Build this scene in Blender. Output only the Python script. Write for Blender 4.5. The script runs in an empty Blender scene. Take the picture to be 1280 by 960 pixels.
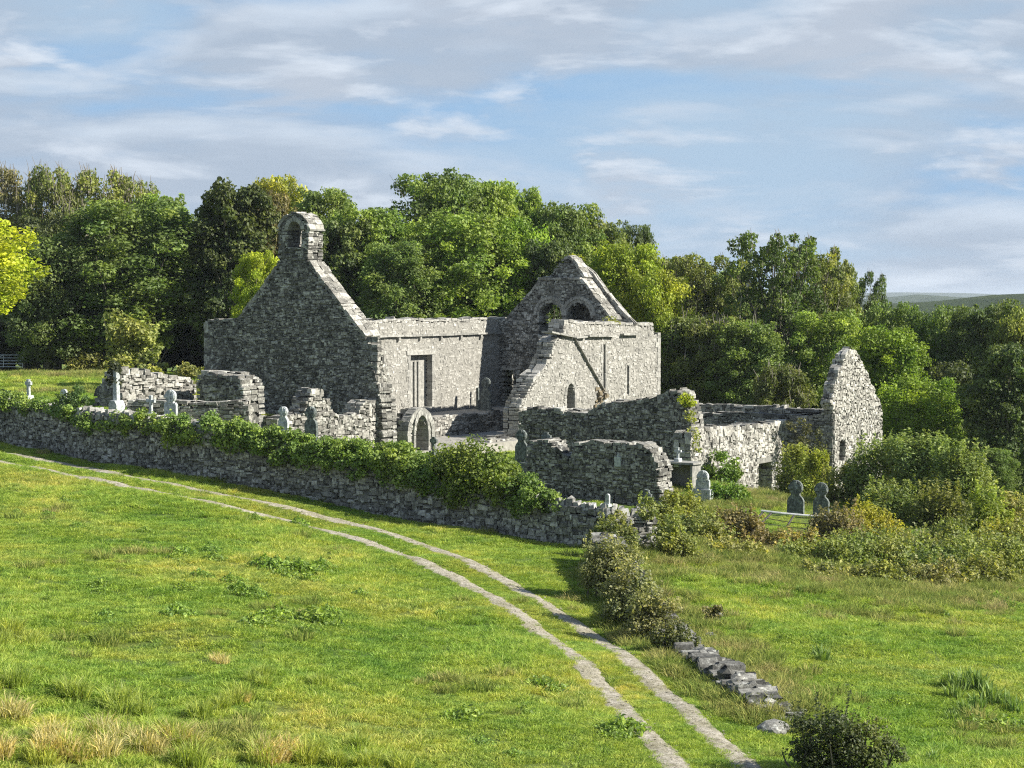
import bpy, bmesh, math, random
import numpy as np
from mathutils import Vector, Matrix, Euler
random.seed(7); RNG = np.random.default_rng(7)
sc = bpy.context.scene
COL = sc.collection
R = math.radians

# ------------------------------------------------------------------ camera
FPX = 2400.0; CAMZ = 10.0; PITCH = math.atan((480-374)/FPX)
cam = bpy.data.cameras.new('camera'); camo = bpy.data.objects.new('camera', cam); COL.objects.link(camo)
cam.sensor_width = 36; cam.lens = 36*FPX/1280; cam.clip_end = 30000; cam.clip_start = .5
camo.location = (0, 0, CAMZ); camo.rotation_euler = (R(90)-PITCH, 0, 0)
sc.camera = camo

# ------------------------------------------------------------------ sky and sun
SUN_EL = R(33); SUN_AZ = math.atan2(.975, -.22)      # azimuth measured from +Y towards +X
SUN_DIR = Vector((math.sin(SUN_AZ)*math.cos(SUN_EL), math.cos(SUN_AZ)*math.cos(SUN_EL), math.sin(SUN_EL)))
world = bpy.data.worlds.new("World"); sc.world = world; world.use_nodes = True
nt = world.node_tree; nt.nodes.clear()
def N(nt, t, **kw):
    n = nt.nodes.new(t)
    for k, v in kw.items():
        if k.startswith('i_'): n.inputs[int(k[2:]) if k[2:].isdigit() else k[2:].replace('_', ' ')].default_value = v
        else: setattr(n, k, v)
    return n
L = lambda nt, a, b: nt.links.new(a, b)
wo = N(nt, 'ShaderNodeOutputWorld'); bg = N(nt, 'ShaderNodeBackground'); bg.inputs['Strength'].default_value = .05
sky = N(nt, 'ShaderNodeTexSky', sky_type='NISHITA', sun_disc=False, sun_elevation=SUN_EL, sun_rotation=SUN_AZ,
        air_density=1.0, dust_density=.25, ozone_density=3.0, altitude=0)
tc = N(nt, 'ShaderNodeTexCoord')
sep = N(nt, 'ShaderNodeSeparateXYZ'); L(nt, tc.outputs['Generated'], sep.inputs[0])
# layered cloud: noise on the view direction, flattened vertically
def cloud(scale, zs, lo, hi, detail, rough, off, dist=0.0):
    mp = N(nt, 'ShaderNodeMapping'); mp.inputs['Scale'].default_value = (1, 1, zs); mp.inputs['Location'].default_value = off
    L(nt, tc.outputs['Generated'], mp.inputs[0])
    no = N(nt, 'ShaderNodeTexNoise'); no.inputs['Scale'].default_value = scale; no.inputs['Detail'].default_value = detail
    no.inputs['Roughness'].default_value = rough; no.inputs['Distortion'].default_value = dist
    L(nt, mp.outputs[0], no.inputs['Vector'])
    mr = N(nt, 'ShaderNodeMapRange', interpolation_type='SMOOTHSTEP'); mr.inputs[1].default_value = lo; mr.inputs[2].default_value = hi
    L(nt, no.outputs['Fac'], mr.inputs[0]); return mr.outputs[0]
def mixc(a, b, f):
    m = N(nt, 'ShaderNodeMix', data_type='RGBA')
    (L(nt, f, m.inputs[0]) if not isinstance(f, float) else setattr(m.inputs[0], 'default_value', f))
    for s, v in ((6, a), (7, b)):
        if isinstance(v, tuple): m.inputs[s].default_value = v
        else: L(nt, v, m.inputs[s])
    return m.outputs[2]
base = mixc(sky.outputs[0], (3.9, 6.5, 9.9, 1), .9)
# banks of stratocumulus: grey-blue bodies, broken gaps, lit upper rims (same noise sampled a little higher up)
def bank(scale, zs, off, dz, lo, hi, detail=7, rough=.58, dist=.5):
    return cloud(scale, zs, lo, hi, detail, rough, off, dist), cloud(scale, zs, lo, hi, detail, rough, (off[0], off[1], off[2]+dz), dist)
def sub(a, b):
    m = N(nt, 'ShaderNodeMath', operation='SUBTRACT', use_clamp=True); L(nt, a, m.inputs[0]); L(nt, b, m.inputs[1])
    k = N(nt, 'ShaderNodeMath', operation='MULTIPLY', use_clamp=True); L(nt, m.outputs[0], k.inputs[0]); k.inputs[1].default_value = .6; return k.outputs[0]
c = mixc(base, (5.3, 7.2, 9.3, 1), cloud(3.4, 4.0, .36, .60, 6, .55, (.3, 1.1, .2), .3))
b1, b1u = bank(5.6, 4.2, (1.7, .2, .6), .05, .37, .60, 6, .52, .3)
c = mixc(c, (5.4, 6.5, 8.0, 1), b1); c = mixc(c, (9.4, 10.6, 12.0, 1), sub(b1, b1u))
b2, b2u = bank(8.0, 4.4, (3.9, 2.4, .9), .035, .47, .66, 7, .55, .3)
c = mixc(c, (6.3, 7.2, 8.5, 1), b2); c = mixc(c, (10.6, 11.6, 12.8, 1), sub(b2, b2u))
zr = N(nt, 'ShaderNodeMapRange'); L(nt, sep.outputs[2], zr.inputs[0]); zr.inputs[1].default_value = .12; zr.inputs[2].default_value = 1.0
deep = N(nt, 'ShaderNodeMix', data_type='RGBA', blend_type='MULTIPLY'); deep.inputs[0].default_value = 1; L(nt, c, deep.inputs[6])
L(nt, mixc((.86, .86, .86, 1), (.30, .36, .50, 1), zr.outputs[0]), deep.inputs[7]); c = deep.outputs[2]      # the sky deepens towards the zenith
L(nt, c, bg.inputs['Color']); L(nt, bg.outputs[0], wo.inputs['Surface'])

sun = bpy.data.lights.new('sun', 'SUN'); sun.energy = 5.0; sun.angle = R(.5); sun.color = (1, .945, .85)
suno = bpy.data.objects.new('sun', sun); COL.objects.link(suno)
suno.rotation_euler = SUN_DIR.to_track_quat('Z', 'Y').to_euler(); suno.location = (60, 60, 60)
sc.view_settings.view_transform = 'Standard'; sc.view_settings.look = 'None'
sc.view_settings.exposure = .94; sc.view_settings.gamma = 1; sc.view_settings.use_curve_mapping = False
sc.cycles.pixel_filter_type = 'BLACKMAN_HARRIS'; sc.cycles.filter_width = 1.15
sc.cycles.use_denoising = False; sc.cycles.sample_clamp_direct = 1.6; sc.cycles.sample_clamp_indirect = 1.2
sc.cycles.max_bounces = 5; sc.cycles.diffuse_bounces = 2; sc.cycles.transmission_bounces = 2
sc.cycles.transparent_max_bounces = 4

# ------------------------------------------------------------------ pixel rays -> places
def ray(px, py):
    cx = (px-640)/FPX; cy = (480-py)/FPX
    return np.array([cx, math.cos(PITCH)+cy*math.sin(PITCH), -math.sin(PITCH)+cy*math.cos(PITCH)])
def on_z(px, py, z):                     # point of height z seen at a pixel
    d = ray(px, py); s = (z-CAMZ)/d[2]; return (d[0]*s, d[1]*s, z)
def z_at(py, Y):                         # height seen at row py at distance Y
    d = ray(640, py); return CAMZ+d[2]/d[1]*Y
def x_at(px, Y): return (px-640)/FPX*Y

# ------------------------------------------------------------------ terrain
OUT = [(-250,1010,.9),(0,960,.9),(400,960,.4),(800,960,0),(1280,960,-.6),(0,760,1.5),(400,760,.8),(640,760,.3),(900,760,-.2),
       (1280,760,-1.0),(0,557,2.74),(120,577,2.5),(240,598,2.1),(360,617,1.7),(480,645,1.0),(640,672,.5),(760,690,.3),
       (900,700,-.1),(1100,720,-.8),(1280,720,-1.4)]
outp = [on_z(*p) for p in OUT] + [(-30,20,1.2),(0,20,.2),(30,20,-1),(-45,110,3.3),(-45,60,2.2),(40,60,-1.6),(40,80,-1.6),(-30,140,4)]
FOOT = [on_z(*p) for p in [(0,557,2.74),(120,577,2.5),(240,598,2.1),(360,617,1.7),(480,645,1.0),(640,672,.5),(760,690,.3),(822,694,.1)]]
FOOT = [(-36.0,107.0,3.1)] + FOOT
FX = [p[0] for p in FOOT]; FY = [p[1] for p in FOOT]
raise_ = [1.6,1.6,1.5,1.5,1.4,1.1,.7,.5,.3]
inp = [(p[0]+.6, p[1]+1.6, p[2]+r) for p, r in zip(FOOT, raise_)]
inp += [on_z(*p) for p in [(0,490,4.6),(100,478,4.9),(20,462,3.8),(0,470,4.2),(240,518,4.0),(990,642,-.4),(870,600,.1),(955,627,-1.9),(1103,615,-2.2),(760,635,0)]]
inp += [(-13,110,2.9),(-11.5,106,2.2),(-12.5,101,2.4),(-9,96,2.0),(-14.5,104,3.0),(-6,101,1.1),(-2,112,.8),(5,118,.6),(-8,119,.6),(-5,127,1.0),(-18,114,4.6),(-24,118,4.7),(-20,130,4.4),(2,150,2),(-60,180,3.6),(0,180,1),(12,125,-.4),
        (60,180,-6),(30,130,-3.6),(55,125,-5),(40,90,-2.2),(26,82,-1.3),(60,95,-3),(-45,118,4.6),(-60,150,4),(20,150,-3)]
def rbf(pts):
    P = np.array(pts); n = len(P)
    d = np.sqrt(((P[:, None, :2]-P[None, :, :2])**2).sum(2)+30.)
    A = np.zeros((n+3, n+3)); A[:n, :n] = d + 0*np.eye(n); A[:n, n] = 1; A[:n, n+1:] = P[:, :2]; A[n, :n] = 1; A[n+1:, :n] = P[:, :2].T
    w = np.linalg.solve(A, np.concatenate([P[:, 2], [0, 0, 0]]))
    def f(x, y):
        r = np.sqrt((x[..., None]-P[:, 0])**2+(y[..., None]-P[:, 1])**2+30.)
        return r@w[:n]+w[n]+w[n+1]*x+w[n+2]*y
    return f
f_out = rbf(outp); f_in = rbf(inp)
_ph = RNG.uniform(0, 6.28, 24); _an = RNG.uniform(0, 6.28, 24)
def bumps(x, y):
    s = 0
    for i in range(24):
        k = 2*math.pi/(1.1+i*.33); s = s+math.sin(_ph[i]*3+1.6)*np.sin(k*(x*math.cos(_an[i])+y*math.sin(_an[i]))+_ph[i])*(1.1+i*.33)
    return s*.0042
def sm(t): t = np.clip(t, 0, 1); return t*t*(3-2*t)
def ywall(x): return np.interp(x, FX+[14, 30, 60], FY+[75.5, 80.5, 90])
def gz(x, y):
    x = np.asarray(x, float); y = np.asarray(y, float)
    w = np.interp(x, [5, 14], [.9, 9.])
    t = sm((y-ywall(x)-.35)/w)
    xc = np.clip(x, -70, 70); yc = np.clip(y, 15, 190)
    z = f_out(xc, np.minimum(yc, 110))*(1-t)+f_in(xc, np.maximum(yc, 70))*t
    z = z+bumps(x, y)
    far = sm((np.hypot(np.maximum(np.abs(x)-65, 0), np.maximum(y-185, 0))-0)/120)
    return z*(1-far)+(-7-.02*np.clip(x, -300, 300))*far
def g1(x, y): return float(gz(np.array([x]), np.array([y]))[0])
def on_ground(px, py):                   # first ground point seen at a pixel
    d = ray(px, py); s = np.linspace(30, 200, 6000)
    x = d[0]*s; y = d[1]*s; z = CAMZ+d[2]*s
    h = z-gz(x, y); i = np.argmax(h < 0)
    return float(x[i]), float(y[i]), g1(x[i], y[i])

# ------------------------------------------------------------------ materials
def new_mat(name):
    m = bpy.data.materials.new(name); m.use_nodes = True; nt = m.node_tree; nt.nodes.clear()
    o = N(nt, 'ShaderNodeOutputMaterial'); p = N(nt, 'ShaderNodeBsdfPrincipled'); p.inputs['Roughness'].default_value = .9
    p.inputs['Specular IOR Level'].default_value = .25
    L(nt, p.outputs[0], o.inputs['Surface']); return m, nt, p, o
def noise(nt, scale, detail=4, rough=.6, vec=None, dist=0):
    n = N(nt, 'ShaderNodeTexNoise'); n.inputs['Scale'].default_value = scale; n.inputs['Detail'].default_value = detail
    n.inputs['Roughness'].default_value = rough; n.inputs['Distortion'].default_value = dist
    if vec is None:
        g = N(nt, 'ShaderNodeNewGeometry'); vec = g.outputs['Position']
    L(nt, vec, n.inputs['Vector']); return n.outputs['Fac']
def ramp(nt, fac, stops):
    r = N(nt, 'ShaderNodeValToRGB'); e = r.color_ramp.elements
    while len(e) < len(stops): e.new(.5)
    for i, (p, c) in enumerate(stops):
        e[i].position = p; e[i].color = (c, c, c, 1) if not isinstance(c, tuple) else (*c, 1)
    if fac is not None: L(nt, fac, r.inputs[0])
    return r.outputs[0]
def mul(nt, a, b, mode='MULTIPLY', f=1.0):
    m = N(nt, 'ShaderNodeMix', data_type='RGBA', blend_type=mode)
    if isinstance(f, float): m.inputs[0].default_value = f
    else: L(nt, f, m.inputs[0])
    for s, v in ((6, a), (7, b)):
        if isinstance(v, tuple): m.inputs[s].default_value = (*v, 1)
        else: L(nt, v, m.inputs[s])
    return m.outputs[2]
def attr(nt, name):
    a = N(nt, 'ShaderNodeAttribute', attribute_name=name); return a.outputs['Fac']
def bump(nt, p, h, strength, dist):
    b = N(nt, 'ShaderNodeBump'); b.inputs['Strength'].default_value = strength; b.inputs['Distance'].default_value = dist
    L(nt, h, b.inputs['Height']); L(nt, b.outputs[0], p.inputs['Normal'])

def stone_mat(name, lo, mid, hi, lichen=.62, stain=.5):
    m, nt, p, o = new_mat(name)
    t = attr(nt, 'tone')
    c = ramp(nt, t, [(0, lo), (.5, mid), (1, hi)])
    n1 = noise(nt, 9, 5, .7)
    c = mul(nt, c, ramp(nt, n1, [(.32, .42), (.68, 1.45)]))
    n2 = noise(nt, 3.5, 6, .7)
    c = mul(nt, c, (.60, .60, .54), 'MIX', ramp(nt, n2, [(lichen-.02, 0.), (lichen+.05, .85)]))
    n3 = noise(nt, .8, 5, .6)
    c = mul(nt, c, ramp(nt, n3, [(stain-.15, .62), (stain+.1, 1.08)]))
    n5 = noise(nt, 14, 3, .6)
    c = mul(nt, c, (.035, .037, .033), 'MIX', ramp(nt, n5, [(.62, 0.), (.72, .5)]))
    c = mul(nt, c, (.86, .86, .86)); L(nt, c, p.inputs['Base Color']); bump(nt, p, noise(nt, 22, 6, .7), .5, .04)
    return m
M = {}
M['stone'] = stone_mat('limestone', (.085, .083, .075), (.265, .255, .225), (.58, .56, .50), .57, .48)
M['dark'] = stone_mat('weathered_shaded_limestone', (.07, .07, .064), (.235, .228, .203), (.53, .52, .47), .565, .50)  # weathered limestone, with the shade of the sunless walls put into its colour
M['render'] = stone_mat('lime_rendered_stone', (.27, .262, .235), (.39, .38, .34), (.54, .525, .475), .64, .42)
M['wallstone'] = stone_mat('boundary_stone', (.10, .10, .092), (.26, .255, .228), (.52, .515, .475), .58, .46)
m, nt_, p, o = new_mat('mortar'); c = ramp(nt_, noise(nt_, 6, 5), [(.3, (.10, .098, .088)), (.7, (.24, .235, .205))]); L(nt_, c, p.inputs['Base Color']); M['mortar'] = m
bump(nt_, p, noise(nt_, 30, 4), .8, .04)
m, nt_, p, o = new_mat('old_render'); c = ramp(nt_, noise(nt_, 4, 7, .7), [(.3, (.16, .155, .135)), (.55, (.29, .282, .25)), (.7, (.39, .38, .34))])
L(nt_, c, p.inputs['Base Color']); bump(nt_, p, noise(nt_, 18, 6), .8, .06); M['mortar_light'] = m
m, nt_, p, o = new_mat('dressed_stone'); c = ramp(nt_, noise(nt_, 5, 7, .7), [(.3, (.14, .14, .13)), (.52, (.30, .295, .265)), (.7, (.44, .43, .39))])
c = mul(nt_, c, ramp(nt_, attr(nt_, 'tone'), [(0, .75), (1, 1.2)])); L(nt_, c, p.inputs['Base Color']); bump(nt_, p, noise(nt_, 14, 6), .5, .03); M['dressed'] = m
m, nt_, p, o = new_mat('headstone_stone'); c = ramp(nt_, noise(nt_, 7, 7, .7), [(.36, (.05, .058, .054)), (.5, (.115, .13, .122)), (.60, (.20, .23, .215)), (.68, (.42, .46, .44))])
L(nt_, c, p.inputs['Base Color']); bump(nt_, p, noise(nt_, 20, 5), .4, .02); M['head'] = m
m, nt_, p, o = new_mat('pale_headstone'); c = ramp(nt_, noise(nt_, 7, 7, .7), [(.35, (.22, .24, .235)), (.5, (.40, .43, .42)), (.65, (.62, .65, .63))])
L(nt_, c, p.inputs['Base Color']); bump(nt_, p, noise(nt_, 20, 5), .4, .02); M['pale'] = m
m, nt_, p, o = new_mat('floor_gravel'); c = ramp(nt_, noise(nt_, 3, 8, .75), [(.3, (.2, .19, .165)), (.55, (.33, .315, .28)), (.7, (.42, .41, .37))])
L(nt_, c, p.inputs['Base Color']); bump(nt_, p, noise(nt_, 30, 5), .5, .03); M['floor'] = m
m, nt_, p, o = new_mat('track_gravel'); c = ramp(nt_, noise(nt_, 7, 9, .85), [(.34, (.13, .12, .06)), (.44, (.31, .28, .215)), (.54, (.48, .44, .36)), (.68, (.62, .58, .50))]); c = mul(nt_, c, ramp(nt_, noise(nt_, 1.3, 4), [(.35, (.72, .72, .6)), (.6, (1.05, 1.05, 1.05))]))
L(nt_, c, p.inputs['Base Color']); bump(nt_, p, noise(nt_, 25, 6, .8), .9, .06); M['track'] = m
m, nt_, p, o = new_mat('galvanised'); p.inputs['Base Color'].default_value = (.62, .65, .66, 1); p.inputs['Metallic'].default_value = .3; p.inputs['Roughness'].default_value = .45; M['galv'] = m
m, nt_, p, o = new_mat('dark_iron'); c = ramp(nt_, noise(nt_, 12, 4), [(.4, (.03, .032, .03)), (.7, (.09, .075, .06))]); L(nt_, c, p.inputs['Base Color']); p.inputs['Roughness'].default_value = .7; M['iron'] = m
m, nt_, p, o = new_mat('white_paint'); c = ramp(nt_, noise(nt_, 9, 4), [(.35, (.6, .6, .58)), (.6, (.8, .8, .78))]); L(nt_, c, p.inputs['Base Color']); p.inputs['Roughness'].default_value = .5; M['white'] = m
m, nt_, p, o = new_mat('bark'); c = ramp(nt_, noise(nt_, 3, 6), [(.3, (.05, .045, .035)), (.7, (.17, .155, .125))]); L(nt_, c, p.inputs['Base Color']); M['bark'] = m
m, nt_, p, o = new_mat('dead_twig'); p.inputs['Base Color'].default_value = (.24, .215, .18, 1); M['twig'] = m
m, nt_, p, o = new_mat('rust_block'); c = ramp(nt_, noise(nt_, 5, 6), [(.3, (.09, .075, .05)), (.7, (.24, .2, .13))]); L(nt_, c, p.inputs['Base Color']); M['tan'] = m

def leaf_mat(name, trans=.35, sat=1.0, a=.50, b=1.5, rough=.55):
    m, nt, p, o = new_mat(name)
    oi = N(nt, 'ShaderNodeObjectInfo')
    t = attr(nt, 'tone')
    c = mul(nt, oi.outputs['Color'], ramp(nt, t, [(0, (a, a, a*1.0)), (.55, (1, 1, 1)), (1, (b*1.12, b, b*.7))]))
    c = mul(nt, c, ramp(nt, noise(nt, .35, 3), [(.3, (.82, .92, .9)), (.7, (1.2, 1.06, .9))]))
    L(nt, c, p.inputs['Base Color']); p.inputs['Roughness'].default_value = rough; p.inputs['Specular IOR Level'].default_value = .35
    tr = N(nt, 'ShaderNodeBsdfTranslucent'); L(nt, mul(nt, c, (1.25, 1.35, .6)), tr.inputs['Color'])
    mx = N(nt, 'ShaderNodeMixShader'); mx.inputs[0].default_value = trans
    L(nt, p.outputs[0], mx.inputs[1]); L(nt, tr.outputs[0], mx.inputs[2]); L(nt, mx.outputs[0], o.inputs['Surface'])
    return m
M['leaf'] = leaf_mat('leaf')

# grass blades: colour by big soft patches of the meadow
def grass_col(nt):
    n1 = noise(nt, .16, 4, .55); n2 = noise(nt, .9, 4, .65); n3 = noise(nt, 4.5, 3, .6)
    c = ramp(nt, n1, [(.35, (.225, .36, .052)), (.51, (.305, .415, .068)), (.68, (.40, .445, .095))])
    c = mul(nt, c, ramp(nt, n2, [(.3, (.62, .78, .8)), (.5, (1, 1, 1)), (.7, (1.28, 1.12, 1.1))]))
    c = mul(nt, c, ramp(nt, n3, [(.3, (.7, .75, .7)), (.7, (1.25, 1.2, 1.2))]))
    return c
m, nt_, p, o = new_mat('grass_blade')
c = mul(nt_, grass_col(nt_), ramp(nt_, attr(nt_, 'tone'), [(0, (.4, .5, .4)), (.45, (1, 1, 1)), (.85, (1.4, 1.25, 1.3)), (1, (1.7, 1.3, 2.2))]))
L(nt_, c, p.inputs['Base Color']); p.inputs['Roughness'].default_value = .6
tr = N(nt_, 'ShaderNodeBsdfTranslucent'); L(nt_, mul(nt_, c, (1.2, 1.25, .8)), tr.inputs['Color'])
mx = N(nt_, 'ShaderNodeMixShader'); mx.inputs[0].default_value = .35
L(nt_, p.outputs[0], mx.inputs[1]); L(nt_, tr.outputs[0], mx.inputs[2]); L(nt_, mx.outputs[0], o.inputs['Surface']); M['grass'] = m
m, nt_, p, o = new_mat('ground_turf'); c = mul(nt_, grass_col(nt_), (.42, .45, .42)); L(nt_, c, p.inputs['Base Color'])
bump(nt_, p, noise(nt_, 9, 5, .7), 1.0, .15); M['turf'] = m
m, nt_, p, o = new_mat('far_land'); c = ramp(nt_, noise(nt_, .02, 6, .7), [(.35, (.03, .055, .018)), (.6, (.06, .09, .03)), (.7, (.12, .15, .05))]); L(nt_, c, p.inputs['Base Color'])
bump(nt_, p, noise(nt_, .3, 5, .7), 1.0, 6); M['far'] = m

# ------------------------------------------------------------------ object helpers
def mesh_np(name, V, F, mat, tone=None, smooth=False):
    """V (n,3); F list of int arrays, each (m,k)"""
    me = bpy.data.meshes.new(name); V = np.asarray(V, np.float32)
    F = [np.asarray(f, np.int32) for f in (F if isinstance(F, list) else [F])]
    F = [f for f in F if len(f)]
    me.vertices.add(len(V)); me.vertices.foreach_set('co', V.ravel())
    loops = np.concatenate([f.ravel() for f in F]); cnt = np.concatenate([np.full(len(f), f.shape[1], np.int32) for f in F])
    me.loops.add(len(loops)); me.loops.foreach_set('vertex_index', loops)
    me.polygons.add(len(cnt)); st = np.concatenate([[0], np.cumsum(cnt)[:-1]]).astype(np.int32)
    me.polygons.foreach_set('loop_start', st)
    me.polygons.foreach_set('use_smooth', np.full(len(cnt), bool(smooth)))
    if tone is not None:
        a = me.attributes.new('tone', 'FLOAT', 'POINT'); a.data.foreach_set('value', np.asarray(tone, np.float32))
    me.materials.append(mat); me.update(calc_edges=True); me.validate()
    return me
def link(name, me, parent=None, loc=None):
    o = bpy.data.objects.new(name, me); COL.objects.link(o)
    if loc is not None: o.location = loc
    if parent is not None:
        o.parent = parent
        o.matrix_parent_inverse = W_of(parent).inverted()
    return o
def W_of(o):    # world matrix without a depsgraph update
    m = Matrix.LocRotScale(o.location, o.rotation_euler, o.scale)
    return m if o.parent is None else W_of(o.parent) @ o.matrix_parent_inverse @ m
def child(name, me, parent, loc=(0, 0, 0)):      # vertices in the parent's own space
    o = bpy.data.objects.new(name, me); COL.objects.link(o); o.parent = parent; o.location = loc; return o
def empty(name, loc, rz=0):
    o = bpy.data.objects.new(name, None); COL.objects.link(o); o.location = loc; o.rotation_euler = (0, 0, rz); o.empty_display_size = .5; return o
def tag(o, label=None, cat=None, group=None, kind=None):
    if label: o['label'] = label
    if cat: o['category'] = cat
    if group: o['group'] = group
    if kind: o['kind'] = kind
    return o
def copy_tree(o, parent=None):
    c = o.copy(); COL.objects.link(c); c.parent = parent
    for ch in list(o.children): copy_tree(ch, c)
    return c

BOXF = np.array([[0,3,2,1],[4,5,6,7],[0,1,5,4],[1,2,6,5],[2,3,7,6],[3,0,4,7]])
class MB:
    def __init__(s): s.V = []; s.F4 = []; s.F3 = []; s.T = []; s.n = 0
    def add(s, V, F4=(), F3=(), tone=None):
        V = np.asarray(V, float); s.V.append(V)
        if len(F4): s.F4.append(np.asarray(F4)+s.n)
        if len(F3): s.F3.append(np.asarray(F3)+s.n)
        s.T.append(np.full(len(V), random.random() if tone is None else tone)); s.n += len(V)
    def box(s, c, size, M3=None, jit=0, tone=None):
        v = np.array([[-1,-1,-1],[1,-1,-1],[1,1,-1],[-1,1,-1],[-1,-1,1],[1,-1,1],[1,1,1],[-1,1,1]])*np.array(size)/2
        if jit: v = v+RNG.uniform(-jit, jit, v.shape)
        if M3 is not None: v = v@np.asarray(M3).T
        s.add(v+np.array(c), BOXF, tone=tone)
    def tube(s, pts, rad, n=6, tone=None):
        pts = [Vector(p) for p in pts]; rad = rad if hasattr(rad, '__len__') else [rad]*len(pts); V = []
        for i, p in enumerate(pts):
            d = (pts[min(i+1, len(pts)-1)]-pts[max(i-1, 0)]).normalized()
            a = d.orthogonal().normalized() if abs(d.z) > .9 else d.cross(Vector((0, 0, 1))).normalized(); b = d.cross(a)
            for k in range(n):
                t = 2*math.pi*k/n; V.append(p+(a*math.cos(t)+b*math.sin(t))*rad[i])
        F = [[i*n+k, i*n+(k+1)%n, (i+1)*n+(k+1)%n, (i+1)*n+k] for i in range(len(pts)-1) for k in range(n)]
        F3 = [[0, k+1, k] for k in range(1, n-1)]+[[(len(pts)-1)*n, (len(pts)-1)*n+k, (len(pts)-1)*n+k+1] for k in range(1, n-1)]
        s.add([list(v) for v in V], F, F3, tone)
    def mesh(s, name, mat, smooth=False):
        F = []
        if s.F4: F.append(np.concatenate(s.F4))
        if s.F3: F.append(np.concatenate(s.F3))
        return mesh_np(name, np.concatenate(s.V), F, mat, np.concatenate(s.T), smooth)

# ------------------------------------------------------------------ rubble walls
class Frame:
    """A vertical wall plane: u along the wall, d into the wall, z up."""
    def __init__(s, pts, thick, nsign=1):
        P = np.array([p[:2] for p in pts], float); seg = np.linalg.norm(np.diff(P, axis=0), axis=1)
        s.U = np.concatenate([[0], np.cumsum(seg)]); s.P = P; s.len = s.U[-1]; s.thick = thick
        D = np.diff(P, axis=0)/seg[:, None]; D = np.vstack([D[:1], (D[1:]+D[:-1])/2, D[-1:]]); D /= np.linalg.norm(D, axis=1)[:, None]
        s.D = D; s.NR = np.stack([D[:, 1], -D[:, 0]], 1)*nsign     # right-hand side of travel
        s.o = P[0]; s.dir = D[0]
    def ext(s, arr, u):
        r = np.stack([np.interp(u, s.U, arr[:, k]) for k in (0, 1)], -1); return r
    def pos(s, u, d, z):
        u = np.asarray(u, float); p = s.ext(s.P, u); nn = s.ext(s.NR, u)
        over = np.maximum(u-s.len, 0)+np.minimum(u, 0); dd = s.ext(s.D, u)
        p = p+dd*over[..., None]-nn*np.asarray(d)[..., None]
        return np.concatenate([p, np.asarray(z, float)[..., None]], -1)
    def uz(s, px, py):                    # straight walls only: pixel -> (u, z)
        d = ray(px, py); A = np.array([[s.dir[0], -d[0]], [s.dir[1], -d[1]]]); u, t = np.linalg.solve(A, -s.o)
        return float(u), float(CAMZ+d[2]*t)
    def poly(s, pts): return [s.uz(*p) for p in pts]
def inside(poly, u, z):
    P = np.array(poly); r = np.zeros(np.shape(u), bool); n = len(P)
    for i in range(n):
        a, b = P[i], P[(i+1) % n]
        c = (a[1] > z) != (b[1] > z)
        with np.errstate(divide='ignore', invalid='ignore'):
            x = a[0]+(z-a[1])*(b[0]-a[0])/(b[1]-a[1])
        r ^= c & (u < x)
    return r
def in_open(o, u, z):
    u0, u1, z0, z1 = o[:4]; kind = o[4] if len(o) > 4 else 'rect'
    top = z1
    if kind == 'round':
        r = (u1-u0)/2; top = z1-r+np.sqrt(np.maximum(r*r-(u-(u0+u1)/2)**2, 0))
    elif kind == 'point':
        h = (u1-u0)*.7; top = z1-h*(np.abs(u-(u0+u1)/2)/((u1-u0)/2))**1.6
    return (u > u0) & (u < u1) & (z > z0) & (z < top)
STF = np.array([[8,9,10,11],[4,5,9,8],[5,6,10,9],[6,7,11,10],[7,4,8,11],[0,1,5,4],[1,2,6,5],[2,3,7,6],[3,0,4,7]])
def stones_verts(fr, S, side, jit):
    """S: (n,8) u0,u1,za0,za1(bottom at u0,u1),zb0,zb1(top), proud, depth"""
    n = len(S); u0, u1, a0, a1, b0, b1, pr, dp = S.T
    w = u1-u0; h = (b0+b1-a0-a1)/2; c = np.minimum(w, h)
    U = np.stack([u0, u1, u1, u0], 1); Z = np.stack([a0, a1, b1, b0], 1); uc = U.mean(1, keepdims=True); zc = Z.mean(1, keepdims=True)
    j = lambda k: RNG.uniform(-1, 1, (n, 4))*c[:, None]*k
    ins = RNG.uniform(.05, .24, (n, 1))
    U2, Z2 = U+j(jit), Z+j(jit)
    U3 = uc+(U2-uc)*(1-ins); Z3 = zc+(Z2-zc)*(1-ins*1.1); U3 += j(jit*.6); Z3 += j(jit*.6)
    D1 = np.repeat(dp[:, None], 4, 1); D3 = -pr[:, None]+j(.08); D2 = np.repeat((c*.2-pr)[:, None], 4, 1)+j(.05)
    UU = np.concatenate([U2, U2, U3], 1); ZZ = np.concatenate([Z2, Z2, Z3], 1); DD = np.concatenate([D1, D2, D3], 1)
    if side < 0: DD = fr.thick-DD
    return fr.pos(UU, DD, ZZ)              # (n,12,3)
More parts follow.
